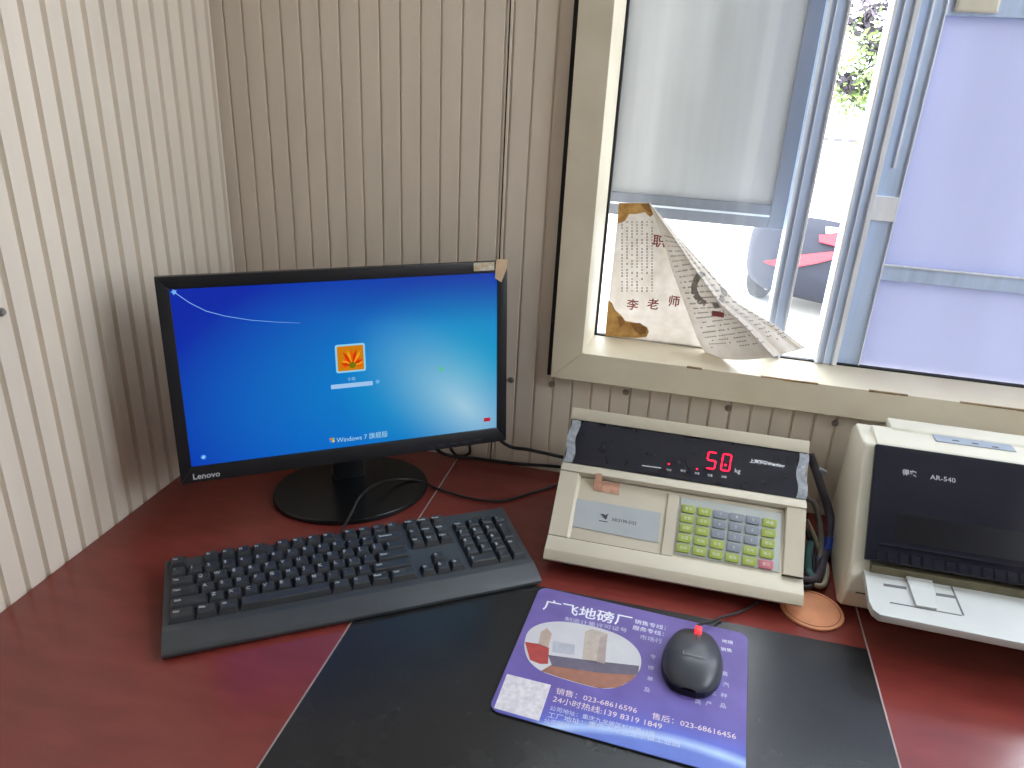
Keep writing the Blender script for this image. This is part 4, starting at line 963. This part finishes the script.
# smoked front cover on the slope
CP1, CP0 = Vector((0, -0.2455, 0.8342)), Vector((0, -0.1350, 0.9410)); CD = (CP0-CP1).normalized(); CN = Vector((1, 0, 0)).cross(CD).normalized(); CLN = (CP0-CP1).length
CF = frame(Vector((NX0, CP1.y, CP1.z)), (1, 0, 0), CD); CFI = CF.inverted()
def cloc(x, y, h=0.004): q = CFI @ hit(x, y, CP1+CN*h, CN); return q.x, q.y
SMK = mat('smoked_cover_plastic', (0.011, 0.011, 0.020), 0.16, spec=0.3, vary=0.3, scale=8)
cl0, cl1 = cloc(876, 447)[0], cloc(865, 565)[0]
MB().prism([(cl1, 0.0), (0.384, 0.0), (0.384, CLN), (cl0, CLN)], -0.004, 0.004, 2, 0.0022, 3, CF).build('smoked_cover', SMK, pn, smooth=True)
SMK2 = mat('cover_window_dark', (0.005, 0.005, 0.008), 0.2, spec=0.3, vary=0.2, scale=20)
q = [cloc(*p) for p in ((897, 513), (1024, 531), (1024, 566), (894, 541))]
q[1] = (0.375, q[0][1]); q[2] = (0.375, q[3][1])
MB().prism(q[::-1], 0.0040, 0.0044, 2, 0, 2, CF).build('paper_window', SMK2, pn)
a = cloc(879, 545); MB().prism([(a[0], a[1]), (0.378, a[1]), (0.378, a[1]+0.003), (a[0], a[1]+0.003)], 0.004, 0.0062, 2, 0.0008, 2, CF).build('cover_ridge', SMK, pn)
# ribbed strip along the foot of the cover
y0_, y1_ = 0.0008, cloc(877, 549)[1]; x_ = cl1+0.012
while x_ < 0.372:
    MB().box((x_, y0_, 0.0035), (x_+0.0118, y1_, 0.0058), CF, 0.0012, 1).build('cover_rib', SMK, pn); x_ += 0.0134
p = hit(909.5, 473.5, CP1+CN*0.0042, CN); WG = mat('silver_print', (0.42, 0.42, 0.44), 0.5, vary=0.1, scale=90)
text('brand_lettering', '得实', 0.0085, frame(p, (1, 0, 0), CD), WG, pn, bold=0.0002)
p = hit(943, 479, CP1+CN*0.0042, CN); text('type_lettering', 'AR-540', 0.0088, frame(p, (1, 0, 0), CD), WG, pn, squeeze=1.1)
# brown slot below the cover and the paper tray
MB().box((NX0+0.013, -0.2462, 0.8150), (NX1-0.012, -0.234, 0.8280)).build('paper_slot', mat('dull_brown_plastic', (0.16, 0.14, 0.08), 0.6, vary=0.3, scale=60), pn)
TZ = 0.0675
tp_ = [on_desk(*p, TZ) for p in ((865, 575), (869, 601), (873, 609), (880, 614.5), (1024, 643.5))]
d = tp_[4]-tp_[3]; far = tp_[3]+d*((NX1-tp_[3].x)/d.x)
poly = [(tp_[0].x, -0.2395)]+[(v.x, v.y) for v in tp_[:4]]+[(far.x, far.y), (NX1, -0.2395)]
TRAY = mat('pale_grey_abs', (0.50, 0.51, 0.49), 0.42, vary=0.06, scale=20)
tray = MB().prism(poly, DESK+TZ-0.010, DESK+TZ, 2, 0.0016, 2).build('paper_tray', TRAY, pn, smooth=True)
def tq(pts, z0, z1, name, m, bev=0): MB().prism([(on_desk(*p, TZ).x, on_desk(*p, TZ).y) for p in pts], DESK+TZ+z0, DESK+TZ+z1, 2, bev).build(name, m, tray)
TL = mat('tray_groove', (0.12, 0.12, 0.12), 0.7, vary=0.1, scale=50)
tq([(883.5, 583.5), (906.5, 587), (906.5, 589.5), (883.5, 586)], -0.001, 0.0003, 'slot', TL); tq([(936, 593), (955, 596), (955, 598.5), (936, 595.5)], -0.001, 0.0003, 'slot', TL)
tq([(890, 602), (962, 615.2), (962, 616.2), (890, 603)], -0.001, 0.0003, 'groove', TL); tq([(947, 578.5), (949, 579), (964.5, 615.5), (962.5, 615.5)], -0.001, 0.0003, 'groove', TL)
tq([(903, 572), (931, 577.5), (936.5, 611), (915.5, 607)], -0.0005, 0.0035, 'paper_guide', TRAY, 0.001)

# ================================================================== ORANGE DISC, CABLES BETWEEN THE MACHINES
ORG = mat('orange_cork_disc', (0.80, 0.34, 0.17), 0.7, vary=0.2, scale=30, bump=0.1, bscale=200)
od = thing('orange_disc', 'round orange pad on the desk beside the scale indicator', 'pad', (0.956, -0.254, DESK))
MB().lathe([(0, 0), (0.0385, 0), (0.0395, 0.0012), (0.0390, 0.0030), (0.034, 0.0036), (0.0, 0.0042)], 40).build('disc', ORG, od, world=False, smooth=True)
MB().lathe([(0.0340, 0.0034), (0.0345, 0.0040), (0.0350, 0.0034)], 40).build('stitched_rim', mat('brown_thread', (0.30, 0.10, 0.05), 0.8, vary=0.2, scale=200), od, world=False)
CG = mat('grey_cable', (0.20, 0.19, 0.18), 0.5, vary=0.3, scale=60); CBG = mat('beige_cable', (0.36, 0.31, 0.24), 0.5, vary=0.2, scale=60); CT = mat('teal_cable', (0.06, 0.17, 0.18), 0.4, vary=0.2, scale=60); CPU = mat('dark_taped_cable', (0.07, 0.06, 0.08), 0.6, vary=0.4, scale=90)
def cable(name, pts, r, m, label, grp=None, dx=0.0):
    P = [on_wall(x, y, yy) for x, y, yy in pts] + [Vector((0.957+dx, -0.206+2*dx, DESK+r+0.0045)), Vector((0.930+dx, -0.196+2*dx, DESK+r))]
    for v in P:
        if v.z < DESK+r+0.0045: v.z = DESK+r+0.0045
    o = MB().tube(P, r, 10, smooth=6).build(name, m, None, loc=P[-1], smooth=True); tag(o, label, 'cable', grp); return o
cable('taped_cable', [(810, 455, -0.045), (815, 468, -0.05), (821, 486, -0.065), (828, 508, -0.08), (831, 527, -0.10), (828, 548, -0.12), (820, 572, -0.15), (815, 592, -0.185)], 0.0060, CPU, 'dark taped cable hanging between scale indicator and printer')
cable('grey_cable', [(806, 498, -0.10), (814, 503, -0.10), (819, 520, -0.11), (821, 545, -0.13), (818, 570, -0.16), (815, 592, -0.195)], 0.0040, CG, 'grey cable curving down beside the indicator, left of the blue tie')
cable('beige_cable', [(806, 520, -0.115), (812, 532, -0.12), (822, 556, -0.14), (825, 575, -0.165), (820, 598, -0.205)], 0.0036, CBG, 'beige cable bowing outward below the blue tie')
cable('teal_cable', [(811, 542, -0.15), (808, 556, -0.165), (807, 575, -0.18), (807, 592, -0.192), (807, 600, -0.196)], 0.0055, CT, 'thick teal cable standing against the indicator side')
cable('black_cable', [(807, 530, -0.13), (812, 548, -0.14), (813, 570, -0.165), (811, 594, -0.20)], 0.0036, CABLE, 'black cable between the teal and grey cables beside the indicator', dx=-0.006)
BLU = mat('blue_tie_plastic', (0.02, 0.07, 0.42), 0.4, vary=0.2, scale=60)
bt = thing('cable_tie', 'bright blue plastic tie around the cables beside the printer', 'cable tie', on_wall(826, 548, -0.115))
MB().tube([on_wall(831, 538, -0.111), on_wall(828.5, 546, -0.118), on_wall(826, 554, -0.126)], 0.0078, 12).build('band', BLU, bt)
MB().tube([on_wall(827, 548, -0.125), on_wall(820, 556, -0.14), on_wall(815, 560, -0.15)], 0.0028, 8).build('tail', BLU, bt)
cl = MB().box((-0.006, -0.004, -0.009), (0.006, 0.004, 0.009), frame(on_wall(820, 474, -0.052), (1, 0, -0.35), (0, 1, 0)), 0.0015).build('cable_clip', mat('pale_clip_plastic', (0.42, 0.45, 0.52), 0.4, vary=0.1, scale=60), None, loc=on_wall(820, 474, -0.052))
tag(cl, 'small pale clip on the taped cable behind the indicator', 'clip')

# ================================================================== NEWSPAPER ON THE GLASS
PAP = sheet_mat('old_newsprint', (0.74, 0.70, 0.66), trans=0.45, vary=0.10, scale=60, stretch=(1, 1, 1), col2=(0.66, 0.61, 0.55))
PYY = GY-0.0018
nroot = thing('newspaper', 'stained sheet of newspaper taped to the window with one half peeling off', 'newspaper', on_wall(606, 335, PYY))
def gp(x, y, off=0.0): return on_wall(x, y, PYY-off)
glued = [(619, 203), (649, 203), (663, 232), (676, 268), (689, 303), (703, 340), (705, 348.5), (650, 342), (605, 335.5)]
b = MB(); b.poly([gp(*p) for p in glued]).thicken(-0.0003)
b.build('pasted_half', PAP, nroot)
Lf = [(649, 203), (661, 234), (672, 270), (685, 305), (697, 338), (708, 358)]
Rf = [(650, 203), (681, 240), (703, 264), (738, 303), (775, 325), (806, 348)]
def lerp_path(P, t):
    k = min(int(t*(len(P)-1)), len(P)-2); f_ = t*(len(P)-1)-k; return (P[k][0]*(1-f_)+P[k+1][0]*f_, P[k][1]*(1-f_)+P[k+1][1]*f_)
def flap(u, v, off=0.0):
    l, r = lerp_path(Lf, v), lerp_path(Rf, v); x = l[0]+(r[0]-l[0])*u; y = l[1]+(r[1]-l[1])*u
    y += 10*math.sin(math.pi*u)*max(0, v-0.75)*4*(0.6)      # lower edge sags
    cr = 0.66
    dep = (0.012*v + 0.070*v*(u/cr)) if u < cr else (0.012*v+0.070*v - 0.045*v*((u-cr)/(1-cr)) + 0.004*math.sin(u*40)*v)
    return on_wall(x, y, PYY-0.0012-dep-off)
b = MB(); b.grid(lambda u, v: flap(u, v), 24, 30).thicken(0.0003); b.build('peeled_half', PAP, nroot, smooth=True)
def proj(p):
    d_ = p-CAM; z = d_.dot(FW); return 512+F_PX*d_.dot(RT)/z, 384-F_PX*d_.dot(UP)/z
FG = [(u/90, v/90, *proj(flap(u/90, v/90))) for u in range(91) for v in range(5, 91)]
def fpx(x, y, off=0.0008):
    u, v, *_ = min(FG, key=lambda q: (q[2]-x)**2+(q[3]-y)**2); return flap(u, v, off)
STN = mat('orange_brown_stain', (0.66, 0.40, 0.13), 0.8, vary=0.4, scale=70, col2=(0.42, 0.20, 0.05))
REDP = mat('red_brush_print', (0.42, 0.10, 0.11), 0.7, vary=0.3, scale=90); GRP = mat('grey_newsprint_ink', (0.20, 0.18, 0.17), 0.8, vary=0.3, scale=120)
def stain(pts):
    b_ = MB(); b_.poly([gp(*p, 0.0005) for p in pts]).thicken(-0.0001); b_.build('stain', STN, nroot)
stain([(619, 203), (649, 203), (654, 214), (650, 217), (645, 212), (636, 214), (629, 214), (625, 221), (617, 224)])
stain([(608, 300), (612, 303), (615, 310), (622, 316), (625, 321), (632, 322), (640, 324), (647, 327), (649, 332), (646, 337), (636, 338), (620, 337), (605, 335.5)])
STN2 = mat('dark_brown_stain', (0.40, 0.20, 0.06), 0.8, vary=0.4, scale=90)
for pts_ in ([(630, 323), (640, 323), (647, 328), (646, 333), (640, 335), (634, 330)], [(617, 316), (623, 318), (625, 324), (620, 327)], [(640, 204), (649, 204), (653, 213), (648, 212)]):
    b_ = MB(); b_.poly([gp(*p, 0.0007) for p in pts_]).thicken(-0.0001); b_.build('stain', STN2, nroot)
def ptxt(s, x, y, size, m):
    text('headline', s, size, frame(gp(x, y, 0.0006), (1, 0, 0), (0, 0, 1)), m, nroot, bold=0.0003)
ptxt('李', 632.5, 305.5, 0.0185, REDP); ptxt('老', 653, 305, 0.0185, REDP); ptxt('师', 674, 302, 0.0185, REDP); ptxt('职', 659, 242, 0.020, REDP)
random.seed(9)
b = MB()                                  # columns of tiny print on the pasted half
for cx in range(622, 656, 5):
    y = 222.0
    while y < 292:
        if random.random() < 0.8:
            p0 = gp(cx, y, 0.0005); w_ = 0.0011; h_ = random.uniform(0.0008, 0.0018)
            b.poly([p0+Vector((-w_, 0, -h_)), p0+Vector((w_, 0, -h_)), p0+Vector((w_, 0, h_)), p0+Vector((-w_, 0, h_))])
        y += 3.0
o = b.build('small_print', mat('faint_newsprint_ink', (0.40, 0.37, 0.36), 0.8, vary=0.2, scale=120), nroot); o['kind'] = 'stuff'
b = MB()                                  # rows of tiny print on the peeled half
for k in range(24):
    v = 0.20+k*0.030
    for j in range(30):
        u = 0.10+j*0.030
        if random.random() < 0.72 and not (0.12 < u < 0.34 and v > 0.86):
            b.poly([flap(u, v, 0.0006), flap(u+0.018, v, 0.0006), flap(u+0.018, v+0.008, 0.0006), flap(u, v+0.008, 0.0006)])
o = b.build('small_print', GRP, nroot); o['kind'] = 'stuff'
def fstroke(px, wid, name, m, off=0.0008):
    b_ = MB()
    for i in range(len(px)-1):
        (x0, y0), (x1, y1) = px[i], px[i+1]; dx, dy = x1-x0, y1-y0; l = math.hypot(dx, dy) or 1; nx, ny = -dy/l*wid/2, dx/l*wid/2
        b_.poly([fpx(x0-nx, y0-ny, off), fpx(x1-nx, y1-ny, off), fpx(x1+nx, y1+ny, off), fpx(x0+nx, y0+ny, off)])
    b_.build(name, m, nroot)
GR2 = mat('pale_ring_ink', (0.36, 0.33, 0.30), 0.8, vary=0.2, scale=120)
fstroke([(707+13*math.cos(math.radians(a)), 288+15*math.sin(math.radians(a))) for a in range(95, 275, 12)], 6, 'ring_mark', GR2)
fstroke([(710+14*math.cos(math.radians(a)), 291+16*math.sin(math.radians(a))) for a in range(-20, 80, 12)], 6, 'ring_mark', GR2)
fstroke([(712, 313), (724, 315)], 6, 'red_mark', REDP)

# ================================================================== CAR TAIL LAMPS (lie on the body's skin)
from mathutils.bvhtree import BVHTree
bo = [c for c in car.children if c.name.startswith('body')][0]
CWM = Matrix.Translation(car.location) @ Matrix.Rotation(car.rotation_euler.z, 4, 'Z')
tree_ = BVHTree.FromPolygons([CWM @ v.co for v in bo.data.vertices], [tuple(p_.vertices) for p_ in bo.data.polygons])
def lamp(tp, bt_, x0, x1, name='tail_lamp', m=TAIL, n=12):
    b_ = MB(); ok = []
    def sample(x, y):
        h = tree_.ray_cast(CAM, ray(x, y).normalized())
        return None if h[0] is None else h[0]+h[1]*0.012
    rows = []
    for i in range(n+1):
        x = x0+(x1-x0)*i/n; r = [sample(x, tp(x)+(bt_(x)-tp(x))*j/4) for j in range(5)]
        if all(v is not None for v in r): rows.append(r)
    if len(rows) < 2: return
    V = [[b_.bm.verts.new(v) for v in r] for r in rows]
    for A, B in zip(V, V[1:]):
        for j in range(4): b_.bm.faces.new((A[j], B[j], B[j+1], A[j+1]))
    b_.thicken(0.03); b_.build(name, m, car, smooth=True)
f_ = lambda x: (x-766)/68
lamp(lambda x: 261-9*max(0, f_(x))**0.9, lambda x: 262+6*math.sin(math.pi*min(1, max(0, f_(x)))**0.8)-3*f_(x), 766, 834)
lamp(lambda x: 236-0.08*(x-820), lambda x: 243+0.25*(x-820), 820, 846)
lamp(lambda x: 229.5+0.1*(x-825), lambda x: 234+0.05*(x-825), 826, 846, 'white_glare_patch', SILV)  # pale patch paints the white reflection above the upper lamp
